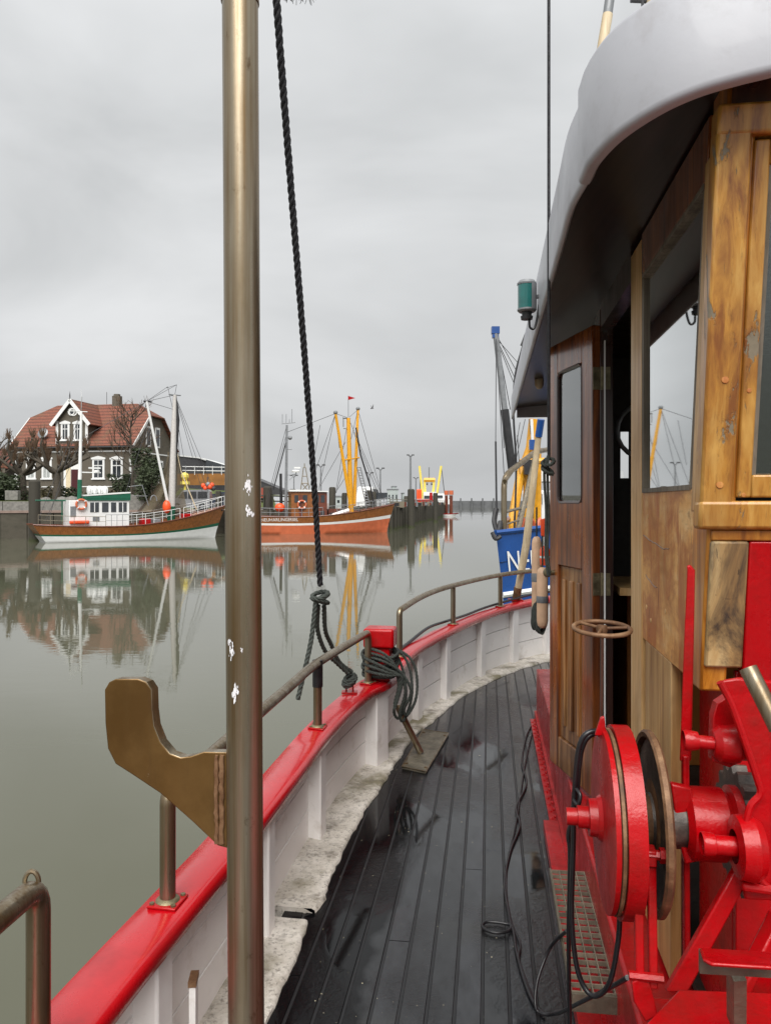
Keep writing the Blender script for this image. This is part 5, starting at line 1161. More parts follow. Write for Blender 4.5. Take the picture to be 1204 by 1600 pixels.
b = MB(); b.box(fp(671, 777), 3.2, 3, 2.6); b.build('bridge_house', M['white_hull'], ft); b = MB(); b.box(fp(688, 777, 186), 3.6, 3, 1.8); b.box(fp(690, 784, 184), 5, 3, 1.2); b.build('forecastle', M['white_hull'], ft)
b = MB(); b.box(fp(670, 777, 188), 2.4, .2, .8); b.box(fp(685, 776, 184.3), 2.0, .2, .6); b.build('bridge_window', M['dark_glass'], ft)
b = MB(); b.box(fp(692.5, 785.5, 183), 1.2, .6, 1.0); b.build('yellow_mark', M['yellow'], ft)
b = MB(); b.box(fp(654, 776, 180), 1.2, 1, 3.4, .2); b.box(fp(654.5, 769, 180), .9, .8, 1.4); tag(b.build('orange_tarpaulin', M['orange'], None, bevel=.2), 'bright orange tarpaulin bundle in front of the distant yellow trawler', 'tarpaulin')
sk = Boat((12.6, 166), (14.8, 165), 1.4, .6, .6, .8); st2 = thing('skiff', sk.A, 'tiny white and red skiff moored at the end of the pier', 'boat')
sk.hull([(1.0, M['red']), (.7, M['white_hull'])], 'hull', st2, 10)
b = MB(); b.box(fp(660, 782.0, 170), 5.2, 1, .5); b.box(fp(668, 782.5, 169.5), 4, 1, .4); b.box(fp(673, 776, 169), .6, .6, 1.8); tag(b.build('red_white_barrier', M['red'], None), 'red and white barrier at the far end of the pier', 'barrier')
b = MB(); b.box(fp(654, 781.3, 171), 5.2, 1, .45); tag(b.build('deck_barrier', M['white_hull'], None), 'white rail board beside the red barrier at the far pier end', 'barrier')

# white workboat behind trawler (lattice mast)
o = thing('service_boat', P(475, 790, 92), 'white service boat with grey lattice mast behind the brown trawler', 'boat')
b = MB(); b.boxf(P(462, 792, 92), Vector((2.8, 0, 0)), Vector((0, 3, 0)), UP*1.7); b.build('cabin', M['white_hull'], o, bevel=.1)
b = MB()
for a, c_ in (((469, 770), (474, 730)), ((484, 770), (477, 730)), ((471, 755), (482, 755)), ((472, 744), (480, 744)), ((469, 770), (482, 755)), ((484, 770), (471, 755)), ((474, 730), (477, 730)), ((475.5, 730), (475.5, 724))): b.tube([P(*a, 92), P(*c_, 92)], .06, 5)
b.build('lattice_mast', M['galv'], o)
b = MB(); b.boxf(P(463, 777, 91.9), Vector((2.4, 0, 0)), Vector((0, .1, 0)), UP*.5); b.build('window', M['dark_glass'], o)
o = thing('work_skiff', P(398, 770, 90), 'red painted boat structure just right of the steel post in the distance', 'boat')
b = MB(); b.boxf(P(396, 778, 90), Vector((1.2, 0, 0)), Vector((0, 2, 0)), UP*1.2); b.build('cabin', simple('brick_red_paint', (.25, .05, .03), .5), o)

# ================================================================== pier, piles, posts
M['pile'] = m = bpy.data.materials.new('algae_pile'); m.use_nodes = True; t = m.node_tree; p = t.nodes['Principled BSDF']
tc = N(t, 'ShaderNodeTexCoord'); sp = N(t, 'ShaderNodeSeparateXYZ'); t.links.new(tc.outputs['Object'], sp.inputs[0])
nn_ = noise_n(t, 3, 5); ad = N(t, 'ShaderNodeMath', operation='MULTIPLY_ADD'); t.links.new(nn_, ad.inputs[0]); ad.inputs[1].default_value = 1.2; t.links.new(sp.outputs['Z'], ad.inputs[2])
t.links.new(ramp(t, ad.outputs[0], [(.25, (.008, .010, .006)), (.55, (.04, .052, .012)), (.95, (.042, .038, .028))]), p.inputs['Base Color']); p.inputs['Roughness'].default_value = .8
M['pile_dark'] = simple('wet_dark_timber', (.035, .036, .024), .7, 0, .5, 2, .4)
def pile(x, Y, top, r, label, h0=-1, mat=None, group=None, cap=None):
    q = Vector((x, Y, 0)); b = MB(); b.tube([q+UP*h0, q+UP*(top-.12), q+UP*top], [r*1.05, r, r*.75], 12)
    return tag(b.build('mooring_pile', mat or M['pile'], None), label, 'pile', group)
def pxX(px, Y): return (px-CX)/F*Y
for px, ty, Y, r, lab in ((642, 764, 92, .42, 'thick green algae-covered pile standing in front of the pier'), (680, 770, 120, .36, 'tall dark pile right in front of the distant yellow trawler'),
                          (519, 761, 79.5, .34, 'broad dark quay pile behind the bow cabin of the brown trawler'), (418, 760, 79.5, .45, 'thick square-topped dark pile just right of the steel post'), (457, 764, 80, .35, 'dark pile behind the brown wheelhouse'), (538, 770, 80.5, .28, 'grey-headed pile left of the yellow masts'),
                          (576, 766, 81, .4, 'dark pile behind the ladder of the yellow-masted boat'), (582.5, 768, 82, .35, 'second dark pile behind the ladder nearer the white van'), (54, 750, 59.5, .42, 'tall weathered pile left of the white boat cabin'), (634, 775, 110, .3, 'short dark pile left of the tall lamp')):
    pile(pxX(px, Y), Y, EYE-(ty-HY)/F*Y, r, lab)
for px, Y, lab in ((697, 170, 'rust brown pile with orange cap at the pier end, left one'), (704.5, 168, 'rust brown pile with orange cap at the pier end, right one')):
    o = thing('marker_pile', Vector((pxX(px, Y), Y, 0)), lab, 'pile'); b = MB(); q = Vector((pxX(px, Y), Y, 0)); b.tube([q-UP, q+UP*4.6], .38, 10); b.build('shaft', M['far_wood_dark'], o)
    b = MB(); b.tube([q+UP*4.7, q+UP*5.6], .5, 10); b.build('cap', M['orange_hull'], o); b = MB(); b.tube([q+UP*4.55, q+UP*4.75], .42, 10); b.build('band', M['white_hull'], o)
# pier
PA, PB = Vector((.6, 84, 0)), Vector((13.2, 172, 0)); pd = (PB-PA).normalized(); pn = Vector((pd.y, -pd.x, 0))
pier = thing('pier', PA, 'long dark timber pier with algae-covered legs running to the harbour mouth', 'pier')
b = MB(); b.prism([PA, PB, PB-pn*5, PA-pn*5], UP*.35); 
for v in b.v: v.z += 2.1
b.build('pier_deck', M['pile_dark'], pier)
b = MB(); b.prism([PA-pn*1, PB-pn*1, PB-pn*4.5, PA-pn*4.5], UP*2.6)
for v in b.v: v.z -= .5
b.build('pier_core', M['pile_dark'], pier)
for k_ in range(34):
    q = PA.lerp(PB, k_/33); b = MB(); b.tube([q-UP, q+UP*(2.45+random.uniform(-.1, .35))], random.uniform(.2, .3), 8); b.build('leg', M['pile'], pier)
CR = [('grey', M['grey']), ('black', M['dark']), ('pale', M['galv']), ('brown', M['far_wood_dark'])]
for k_ in range(28):
    cn_, cm_ = CR[k_ % 4]; q = PA.lerp(PB, (k_+.4)/28)-pn*.3; b = MB(); b.box(q+UP*2.75, random.uniform(.3, 1.6), random.uniform(.4, 1), random.uniform(.3, .8), random.random())
    tag(b.build('fish_crate', cm_, None), cn_+' gear crate on top of the pier, '+('first', 'second', 'third', 'fourth', 'fifth', 'sixth', 'seventh')[k_//4]+' of that colour from the near end', 'crate', 'gear crates on the pier')
for zz in (2.95, 3.35):
    b = MB(); b.tube([PA-pn*.1+UP*zz, PB-pn*.1+UP*zz], .04, 5); b.build('pier_rail', M['galv'], pier)
for k_ in range(16): q = PA.lerp(PB, k_/15)-pn*.1; b = MB(); b.tube([q+UP*2.4, q+UP*3.4], .05, 5); b.build('rail_post', M['galv'], pier)
# breakwater
b = MB(); b.prism([Vector((x, y, -1)) for x, y in ((38, 505), (400, 520), (400, 530), (38, 515))], UP*5.0); br = thing('breakwater', Vector((38, 505, 0)), 'long low grey breakwater wall on the horizon', 'breakwater'); M['bw'] = simple('breakwater_grey', (.11, .115, .12), .8, 0, .2, .3)
b.build('wall', M['bw'], br)
for k_ in range(40): q = Vector((42+k_*7.2, 504.5, 0)); b = MB(); b.box(q+UP*2, .9, .9, 7.5); b.build('post', M['bw'], br)
# lamps
def lamp_post(px, topy, Y, r, lab, z0=QZ, heads=2):
    q = Vector((pxX(px, Y), Y, z0)); top = EYE-(topy-HY)/F*Y; o = thing('street_lamp', q, lab, 'lamp post', 'lamp posts along the quay')
    b = MB(); b.tube([q, Vector((q.x, q.y, top))], [r*1.3, r*.8], 8); b.build('pole', M['grey'], o)
    for s_ in ((-1, 1) if heads == 2 else (1,)):
        b = MB(); e_ = Vector((q.x, q.y, top)); b.tube([e_-UP*.1, e_+Vector((s_*.2, 0, .12))], r*.6, 6); b.box(e_+Vector((s_*.36, 0, .2)), .38, .25, .16); b.build('lamp_head', M['wire'], o)
lamp_post(641, 713, 112, .16, 'tallest grey lamp post, standing right of the white van over the pier')
lamp_post(649.5, 748, 150, .14, 'thin lamp post between the tall lamp and the distant yellow trawler')
lamp_post(501, 729, 95, .1, 'slim lamp post between the brown wheelhouse and the yellow masts')
lamp_post(577, 741, 100, .08, 'thin lamp post just behind the ladder of the yellow-masted boat')
lamp_post(594, 734, 98, .1, 'lamp post rising above the left side of the white van')
lamp_post(459, 745, 105, .08, 'short thin lamp post behind the brown wheelhouse antenna')
# ================================================================== vehicles
def car(name, q, ang, L_, Wd, H, body, label, cat, prof, wins):
    """profile (along, up) fractions extruded across; q is the rear left corner on the ground"""
    d = Vector((math.cos(ang), math.sin(ang), 0)); n_ = Vector((-d.y, d.x, 0)); q = Vector(q); o = thing(name, q, label, cat)
    rows = []; b = MB()
    for side, ins in ((0, 0), (1, 0)): pass
    def pt(a, z, k_): tum = max(0, z-.5)*.22; kk = lerp(tum, 1-tum, k_); return q + d*(a*L_) + n_*(kk*Wd) + UP*(z*H)
    b.loft([[pt(a, z, k_) for a, z in prof] for k_ in (0, .04, .5, .96, 1)], True)
    ids = [pt(a, z, 0) for a, z in prof]; b.poly(ids); b.poly([pt(a, z, 1) for a, z in prof]); b.build('body', body, o, smooth=30, bevel=.03)
    for w_ in wins:
        for k_ in (-.012, 1.012):
            b = MB(); b.prism([pt(a, z, k_) for a, z in w_], n_*(.02 if k_ < 0 else -.02)); b.build('window', M['car_glass'], o, smooth=0)
    for a in (.18, .8):
        for k_ in (0, 1):
            c0 = q + d*(a*L_) + n_*(k_*Wd) + UP*.33; s_ = -1 if k_ == 0 else 1; b = MB(); b.lathe([(.0, .02), (.2, .03), (.22, .0), (.33, .0), (.33, -.2), (0, -.2)], c0, n_*s_, 18); wl = b.build('wheel', M['dark'], o)
            b = MB(); b.lathe([(0, .04), (.2, .035), (.2, .02)], c0, n_*s_, 14); b.build('rim', M['grey'], wl)
    return o, pt
VAN = [(.0, .12), (1, .12), (1.0, .42), (.97, .52), (.80, .60), (.68, .93), (.62, .98), (.06, 1.0), (.01, .92), (-.0, .5)]
M['car_glass'] = simple('tinted_car_glass', (.012, .013, .015), .35, 0, .2, 2, spec=.25); M['van_grey'] = simple('grey_car_paint', (.19, .195, .205), .3, 0, .05, 2, coat=.5); M['navy'] = simple('navy_car_paint', (.03, .04, .065), .25, .4, .05, 2, coat=.5)
VW = [[(.06, .58), (.30, .58), (.30, .9), (.07, .9)], [(.33, .58), (.53, .58), (.53, .9), (.33, .9)], [(.56, .58), (.77, .6), (.68, .86), (.56, .9)]]
Yv_ = 69.5
o, pt = car('grey_van', (pxX(332, 73.5), 73.5, 2.26), R(184), 3.75, 1.7, 1.95, M['van_grey'], 'grey van parked on the quay behind the bow of the white boat', 'van', VAN, VW)
b = MB(); b.poly([pt(.80, .605, .1), pt(.80, .605, .9), pt(.69, .91, .85), pt(.69, .91, .15)]); b.build('windscreen', M['dark_glass'], o, smooth=0)
for k_ in (.12, .88): b = MB(); b.box(pt(.99, .45, k_), .1, .25, .2, R(184)); b.build('headlight', M['white_hull'], o)
car('dark_car', (pxX(345, 77), 77, 2.26), R(183), 2.6, 1.7, 1.6, M['navy'], 'dark blue car parked half hidden behind the grey van', 'car', VAN, VW)
car('blue_car', (pxX(366, 74), 74, 2.26), R(185), 2.0, 1.7, 1.75, M['navy'], 'navy car mostly hidden behind the steel post', 'car', VAN, VW)
o, pt = car('white_van', (pxX(584, 88), 88, 2.26), R(80), 5, 2.1, 2.55, M['white_hull'], 'white van parked on the quay behind the bow of the brown trawler', 'van', VAN, VW)
b = MB(); q = Vector((pxX(584, 88), 88, 2.26)); b.boxf(q+Vector((-.0, -.06, 1.1)), Vector((1.55, .0, 0)), Vector((0, .04, 0)), UP*.75); b.build('windscreen', M['dark_glass'], o, smooth=0)
# harbour buildings behind pier
def block(name, x0, x1, yt, Y, mat, lab, wins=0, dep=8, z0=QZ):
    b = MB(); a, c_ = Vector((pxX(x0, Y), Y, z0)), Vector((pxX(x1, Y), Y, z0)); h = EYE-(yt-HY)/F*Y-z0; o = thing(name, a, lab, 'building'); b.boxf(a, c_-a, Vector((0, dep, 0)), UP*h); b.build('wall', mat, o)
    b = MB(); b.boxf(a+UP*h-Vector((.1, .1, 0)), c_-a+Vector((.2, 0, 0)), Vector((0, dep, 0)), UP*.15); b.build('roof', M['grey'], o)
    for k_ in range(wins): q = a.lerp(c_, (k_+.3)/wins); b = MB(); b.boxf(q+UP*h*.45-Vector((0, .03, 0)), (c_-a)*.4/wins, Vector((0, .05, 0)), UP*h*.25); b.build('window', M['dark_glass'], o)
M['greenish'] = simple('pale_grey_cladding', (.33, .37, .36), .6, 0, .1, 1)
block('harbour_shed', 605, 622, 765, 135, M['greenish'], 'pale green-grey shed to the right of the white van', 3); block('harbour_office', 612, 619, 760.5, 137, M['greenish'], 'small raised box on top of the pale shed', 0); block('store_hut', 628, 631, 771, 140, M['greenish'], 'narrow pale hut between the shed and the tall lamp', 0)
block('low_store', 524, 533, 776, 105, M['greenish'], 'low pale store behind the yellow masts, left side', 1)
# green bank right of the post
b = MB(); b.loft([[P(385, 793, 86), P(385, 765, 92), P(385, 766, 110)], [P(432, 793, 88), P(428, 780, 94), P(428, 781, 110)]]); tag(b.build('grass_bank', M['grass'], None), kind='structure')
for k_ in range(3): pass
o = thing('quay_railing', P(395, 790, 79), 'weathered timber railing on the quay behind the trawler stern', 'railing')
for y in (776, 784): b = MB(); b.tube([P(393, y-2, 79), P(460, y, 80)], .07, 5); b.build('rail', M['pile_dark'], o)
for k_ in range(5): x = 398+k_*14; b = MB(); b.tube([P(x, 798, 79), P(x, 773, 79)], .09, 5); b.build('post', M['pile_dark'], o)

# ================================================================== house
HA = Vector((-27.6, 84, 3.75)); hu = Vector((-.984, .18, 0)); hv = Vector((.18, .984, 0)); WH, DH = 14.3, 10.0; ZE = 9.55; ZR = 14.35; Z0 = 3.75; ZG = 12.75
def H(a, d_, z): return Vector((HA.x, HA.y, 0)) + hu*a + hv*d_ + UP*z
def hx(px, d_=0):                                           # distance along the front for a photo column
    o_ = Vector((HA.x, HA.y, 0)) + hv*d_; k_ = (px-CX)/F; return (o_.x-k_*o_.y)/(k_*hu.y-hu.x)
def hz(py, px): a = hx(px); q = H(a, 0, 0); return EYE-(py-HY)/F*q.y
house = thing('brick_house', HA, 'large dark brick house with red tiled roof and white-trimmed dormer behind the white boat', 'house')
m, t, p = newmat('grey_brown_brick'); M['brick'] = m
tc = N(t, 'ShaderNodeTexCoord'); mp = N(t, 'ShaderNodeMapping'); mp.inputs['Rotation'].default_value = (R(90), 0, 0); t.links.new(tc.outputs['Object'], mp.inputs[0])
bk = N(t, 'ShaderNodeTexBrick', {'Scale': 4.5, 'Mortar Size': .02, 'Color1': (.12, .105, .083, 1), 'Color2': (.085, .075, .06, 1), 'Mortar': (.18, .17, .15, 1)}); t.links.new(mp.outputs[0], bk.inputs['Vector'])
t.links.new(mixc(t, noise_n(t, 1.2, 4), bk.outputs[0], (.09, .075, .05)), p.inputs['Base Color']); p.inputs['Roughness'].default_value = .85
m, t, p = newmat('red_roof_tiles'); M['tiles'] = m
tc = N(t, 'ShaderNodeTexCoord'); wv = N(t, 'ShaderNodeTexWave', {'Scale': .78, 'Distortion': .4, 'Detail': 2, 'Detail Scale': 3}, wave_type='BANDS', bands_direction='Z', wave_profile='SAW'); t.links.new(tc.outputs['Object'], wv.inputs[0])
n1 = noise_n(t, 7, 6, .7); n2 = noise_n(t, .7, 5, .6)
c = ramp(t, n1, [(.3, (.10, .034, .02)), (.7, (.27, .10, .055)), (.5, (.18, .056, .033))]); c = mixc(t, ramp(t, wv.outputs[1], [(.0, .95), (.45, 0)]), c, (.05, .018, .012)); c = mixc(t, ramp(t, n2, [(.5, 0), (.72, .65)]), c, (.10, .07, .035))
t.links.new(c, p.inputs['Base Color']); p.inputs['Roughness'].default_value = .75; bump(t, p, wv.outputs[1], .6, .05)
HW = M['white_hull']
b = MB()
b.prism([H(0, 0, Z0), H(WH, 0, Z0), H(WH, 0, ZE), H(0, 0, ZE)], hv*.3); b.prism([H(0, DH, Z0), H(WH, DH, Z0), H(WH, DH, ZE), H(0, DH, ZE)], hv*-.3)
dg_ = (ZG-ZE)/(ZR-ZE)*DH/2
for a in (.002, WH-.302): b.prism([H(a, .0, Z0), H(a, DH, Z0), H(a, DH, ZE), H(a, DH-dg_, ZG), H(a, dg_, ZG), H(a, .0, ZE)], hu*.3)
b.build('wall', M['brick'], house)
ov = .45; sl_ = (ZR-ZE)/(DH/2); hip = 3.1
def roofplane(pts, mat=M['tiles'], name='roof'):
    b = MB(); nrm = (pts[1]-pts[0]).cross(pts[2]-pts[0]).normalized(); nrm = nrm if nrm.z > 0 else -nrm
    b.prism([x+nrm*.12 for x in pts], nrm*-.14); return b
ze = ZE - ov*sl_
def rp2(pts): nrm = (pts[1]-pts[0]).cross(pts[2]-pts[0]).normalized(); nrm = nrm if nrm.z > 0 else -nrm; return [x+nrm*.14 for x in pts], -nrm*.14
b = MB()
for f_ in (lambda d_: d_, lambda d_: DH-d_):
    pts_, e_ = rp2([H(-ov, f_(-ov), ze), H(-ov, f_(dg_), ZG), H(hip-1, f_(DH/2), ZR), H(WH-hip+1, f_(DH/2), ZR), H(WH+ov, f_(dg_), ZG), H(WH+ov, f_(-ov), ze)]); b.prism(pts_, e_)
for a0, s_ in ((-ov, 1), (WH+ov, -1)):
    pts_, e_ = rp2([H(a0, dg_, ZG), H(a0, DH-dg_, ZG), H(a0+s_*(hip-1+ov), DH/2, ZR)]); b.prism(pts_, e_)
roof = b.build('roof', M['tiles'], house, smooth=0)
b = MB(); b.box(H(hx(183, 5), 5, ZR+.3), .9, .7, 1.5, -.18); b.box(H(hx(183, 5), 5, ZR+1.1), .55, .5, .35, -.18); b.build('chimney', M['brick'], roof)
M['barge'] = simple('grey_white_trim', (.62, .63, .62), .5, 0, .08)
for a in (-ov-.02, WH+ov-.1):
    b = MB(); b.bar(H(a+.06, -ov-.05, ze), H(a+.06, dg_, ZG+.02), .1, .3); b.build('bargeboard', M['barge'], roof)
b = MB(); b.boxf(H(-ov, -ov-.1, ze-.08), hu*(WH+2*ov), hv*.12, UP*.12); b.build('gutter', M['wire'], roof)
# dormer
dc = hx(113); da0, da1 = hx(137.5), hx(91.5); DP = -.25; dz0, dz1 = ZE-.35, hz(656, 113); dap = hz(626, 112)
b = MB(); b.prism([H(da0, DP, dz0), H(da1, DP, dz0), H(da1, DP, dz1), H((da0+da1)/2, DP, dap-.25), H(da0, DP, dz1)], hv*4.4); dorm = b.build('dormer', M['brick'], house)
mc = (da0+da1)/2; dsl = (dap-dz1)/((da1-da0)/2); oo = .55
b = MB()
for s_ in (-1, 1):
    e0 = mc + s_*((da1-da0)/2+oo); ez = dz1 - oo*dsl
    pts_, e_ = rp2([H(mc, DP-.4, dap), H(e0, DP-.4, ez), H(e0, DP+4.2, ez), H(mc, DP+5.1, dap)]); b.prism(pts_, e_)
b.build('dormer_roof', M['tiles'], dorm, smooth=0)
for s_ in (-1, 1):
    e0 = mc + s_*((da1-da0)/2+oo); b = MB(); b.bar(H(mc-s_*.05, DP-.44, dap+.02), H(e0, DP-.44, dz1-oo*dsl), .09, .38); b.build('bargeboard', HW, dorm)
for a in (da0, da1): b = MB(); b.boxf(H(a-.14, DP-.05, dz0), hu*.3, hv*.1, UP*(dz1-dz0-.1)); b.build('corner_trim', HW, dorm)
b = MB(); b.lathe([(.12, 0), (.05, .2), (.08, .3), (.0, .9)], H(mc, DP-.4, dap+.1), UP, 8); b.build('finial', M['wire'], dorm)
b = MB(); cw = H(mc, DP-.06, hz(644, 113)); b.tube([cw+hu*math.cos(R(k_*20))*.36+UP*math.sin(R(k_*20))*.36 for k_ in range(18)], .10, 8, closed=True); rw = b.build('round_window', HW, dorm); b = MB(); b.lathe([(0, 0), (.34, 0)], cw, hv, 18); b.build('pane', M['dark_glass'], rw)
def hwin(x0, x1, yt, yb, par, o_=0, arch=True, curtain=False, d_=0):
    a0, a1 = hx(x1), hx(x0); zt, zb = hz(yt, (x0+x1)/2), hz(yb, (x0+x1)/2); w_ = a1-a0; oq = -.06+o_
    b = MB(); b.boxf(H(a0, oq, zb), hu*w_, hv*.12, UP*(zt-zb)); wi_ = b.build('window', HW, par)
    b = MB(); b.prism([H(a0-.12, oq-.05, zt-.12), H(a1+.12, oq-.05, zt-.12), H(a1+.12, oq-.05, zt+.06), H((a0+a1)/2, oq-.05, zt+.26), H(a0-.12, oq-.05, zt+.06)], hv*.1); b.build('lintel', HW, wi_)
    b = MB(); b.boxf(H(a0-.1, oq-.08, zb-.1), hu*(w_+.2), hv*.15, UP*.14); b.build('sill', HW, wi_)
    hh = zt-zb; m_ = .24 if w_ > .8 else .16
    for s0, s1 in ((.07, .62), (.68, .90)):
        b = MB(); b.boxf(H(a0+m_, oq-.03, zb+hh*s0), hu*(w_-2*m_), hv*.03, UP*hh*(s1-s0)); b.build('pane', M['dark_glass'] if not curtain else simple('curtained_glass', (.35, .37, .36), .15), wi_)
    if s1: b = MB(); b.boxf(H((a0+a1)/2-.03, oq-.045, zb+hh*.07), hu*.06, hv*.02, UP*hh*.83); b.build('mullion', HW, wi_)
for x0, x1, cu in ((41, 56, True), (65.5, 81, True), (144.5, 163.5, False), (173.5, 192, False)): hwin(x0, x1, 716, 748, house, curtain=cu)
for x0, x1 in ((97.5, 111, ), (117.5, 130)): hwin(x0, x1, 661, 688, dorm, DP)
b = MB(); b.boxf(H(hx(128), -.07, Z0), hu*(hx(100)-hx(128)), hv*.1, UP*3.8); po = b.build('door_surround', HW, house); b = MB(); b.boxf(H(hx(123), -.12, Z0), hu*(hx(112)-hx(123)), hv*.08, UP*2.9); b.build('front_door', simple('dark_red_door', (.06, .012, .015), .4), house)
b = MB(); b.boxf(H(hx(111), -.13, Z0+.3), hu*(hx(104)-hx(111)), hv*.08, UP*3.1); b.build('side_light', M['cream'], po)
b = MB(); b.boxf(H(0, -.05, hz(706, 150)), hu*WH, hv*.06, UP*.14); b.boxf(H(-.05, .0, hz(706, 200)), hu*.06, hv*DH, UP*.14); b.build('string_course', HW, house)
b = MB(); b.boxf(H(0, -.05, hz(761, 150)), hu*WH, hv*.06, UP*.1); b.build('plinth_line', HW, house)
for a in (-.06, WH-.35):
    b = MB()
    for k_ in range(11): b.boxf(H(a, -.06, Z0+k_*.52), hu*(.42 if k_ % 2 else .3), hv*.08, UP*.5)
    b.build('corner_trim', M['barge'], house)
# gable side windows
def gwin(d0, d1, zb, zt):
    b = MB(); b.boxf(H(-.06, d0, zb), hv*(d1-d0), hu*.1, UP*(zt-zb)); wi_ = b.build('window', HW, house); b = MB(); b.boxf(H(-.09, d0+.2, zb+.2), hv*(d1-d0-.4), hu*.05, UP*(zt-zb-.45)); b.build('pane', M['dark_glass'], wi_)
for d0, zb, zt in ((3.0, 9.35, 11.7), (5.2, 9.35, 11.7), (3.0, 5.2, 7.9), (6.0, 5.2, 7.9)): gwin(d0, d0+1.15, zb, zt)
b = MB(); qd = H(hx(74, 1), 1.2, hz(676, 74)); b.lathe([(0, .1), (.3, .07), (.62, -.05)], qd-hv*1.1, -hv+UP*.4, 20); sdh = b.build('satellite_dish', M['grey'], roof); b = MB(); b.tube([qd-hv*1.1, qd+UP*-.3+hv*.4], .04, 5); b.build('dish_arm', M['wire'], sdh)
b = MB(); b.tube([H(mc-1.7, 4, ZR), H(mc-1.7, 4, ZR+1.4)], .03, 5); b.build('antenna', M['wire'], roof)
# small house at far left edge and dark hall on the right
o = thing('small_house', P(-14, 775, 92), 'small brown house with orange roof cut by the left edge', 'house')
b = MB(); b.boxf(P(-60, 775, 92), Vector((5.2, 0, 0)), Vector((0, 6, 0)), UP*3.4); b.build('wall', M['brick'], o)
b = MB(); a = P(-62, 775, 92)+UP*3.3; b.prism([a, a+Vector((5.8, 0, 0)), a+Vector((3.0, 0, 2.6))], Vector((0, 6.4, 0))); b.build('roof', M['tiles'], o)
hall = thing('dark_hall', P(277, 760, 110), 'long dark flat-roofed hall right of the brick house', 'hall')
b = MB(); b.prism([P(270, 772, 108), P(440, 772, 118), P(440, 765, 118), P(352, 728, 112), P(310, 716, 110), P(270, 711.5, 108)], Vector((0, 10, 0))); b.build('wall', M['wire'], hall)
b = MB(); b.prism([P(268, 711.5, 107.8), P(310, 716, 109.8), P(352, 729, 111.8), P(352, 727, 111.8), P(310, 714, 109.8), P(268, 709.5, 107.8)], Vector((0, 11, 0))); b.build('roof', M['barge'], hall)
b = MB(); b.prism([P(322, 718, 109), P(352, 727, 110.6), P(352, 745, 110.6), P(322, 742, 109)], Vector((0, -.1, 0))); b.build('glazed_front', M['dark_glass'], hall)
o = thing('bank_wall', P(285, 757, 95), 'orange-brown wall band with white rail above the grass bank', 'wall')
b = MB(); b.prism([P(277, 758, 95), P(400, 758, 97), P(400, 740, 97), P(277, 740, 95)], Vector((0, .3, 0))); b.build('wall', simple('orange_brown_wall', (.26, .11, .02), .6, 0, .2, 1), o)
for y in (735, 729): b = MB(); b.tube([P(285, y, 95), P(400, y+2, 97)], .05, 5); b.build('rail', HW, o)
b = MB()
for k_ in range(8): b.tube([P(290+k_*14, 742, 95), P(290+k_*14, 728, 95)], .04, 5)
b.build('rail_posts', HW, o)
# yellow light float and orange buoys
o = thing('yellow_marker', P(289, 756, 80), 'yellow navigation mark standing on the quay behind the mast', 'marker')
b = MB(); b.ball(P(288.5, 744, 80), .45, 10, (1, 1, .9)); b.build('head', M['pale_yellow'], o); b = MB(); b.box(P(289, 754.5, 80), .8, .8, .3); b.build('platform', M['pale_yellow'], o)
b = MB()
for x in (286, 292): b.tube([P(x, 753, 80), P(x-(x-289)*.3, 746, 80)], .06, 5)
b.tube([P(289, 756, 80), P(289, 790, 80)], .12, 6); b.build('legs', M['pale_yellow'], o)
for fi_, (x, y, mt) in enumerate(((317.5, 759, 'orange'), (321, 763, 'orange'), (328, 761, 'orange'), (331, 758, 'orange'), (325, 757, 'grey'), (333, 763, 'wire'))):
    b = MB(); b.ball(P(x, y, 72+random.random()*.4), .22, 10, (1, 1, 1.15)); tag(b.build('net_float', M[mt], None, smooth=70), ('leftmost orange', 'second orange', 'third orange', 'rightmost orange', 'left grey', 'right dark')[fi_]+' float in the cluster hanging above the grey van', 'float', 'floats hanging above the van' if mt == 'orange' else 'grey floats above the van')
b = MB(); b.tube([P(324, 745, 72.2), P(324, 800, 72.2)], .05, 6); b.tube([P(315, 756, 72.2), P(335, 756, 72.2)], .04, 5); tag(b.build('float_rack', M['wire'], None), 'thin dark rack carrying the cluster of orange floats', 'rack')
# green crate and box on quay
for x, Y, mt, lab in ((20, 64.6, 'stone', 'grey concrete block on the grass in front of the garden'), (341, 71.5, 'pile', 'short timber bollard by the parked cars')):
    b = MB(); q = P(x, 790, Y); q.z = 3.2 if x == 20 else 2.26; Y_ = 68 if x == 20 else 71.5
    q = Vector((pxX(x, 72 if x == 20 else Y), 72 if x == 20 else Y, q.z)); b.box(q+UP*(.45 if x == 20 else .9), 1.2 if x == 20 else .4, .6, .9 if x == 20 else 1.8); tag(b.build('concrete_block' if x == 20 else 'timber_post', M[mt], None, bevel=.04), lab, 'block' if x == 20 else 'post')

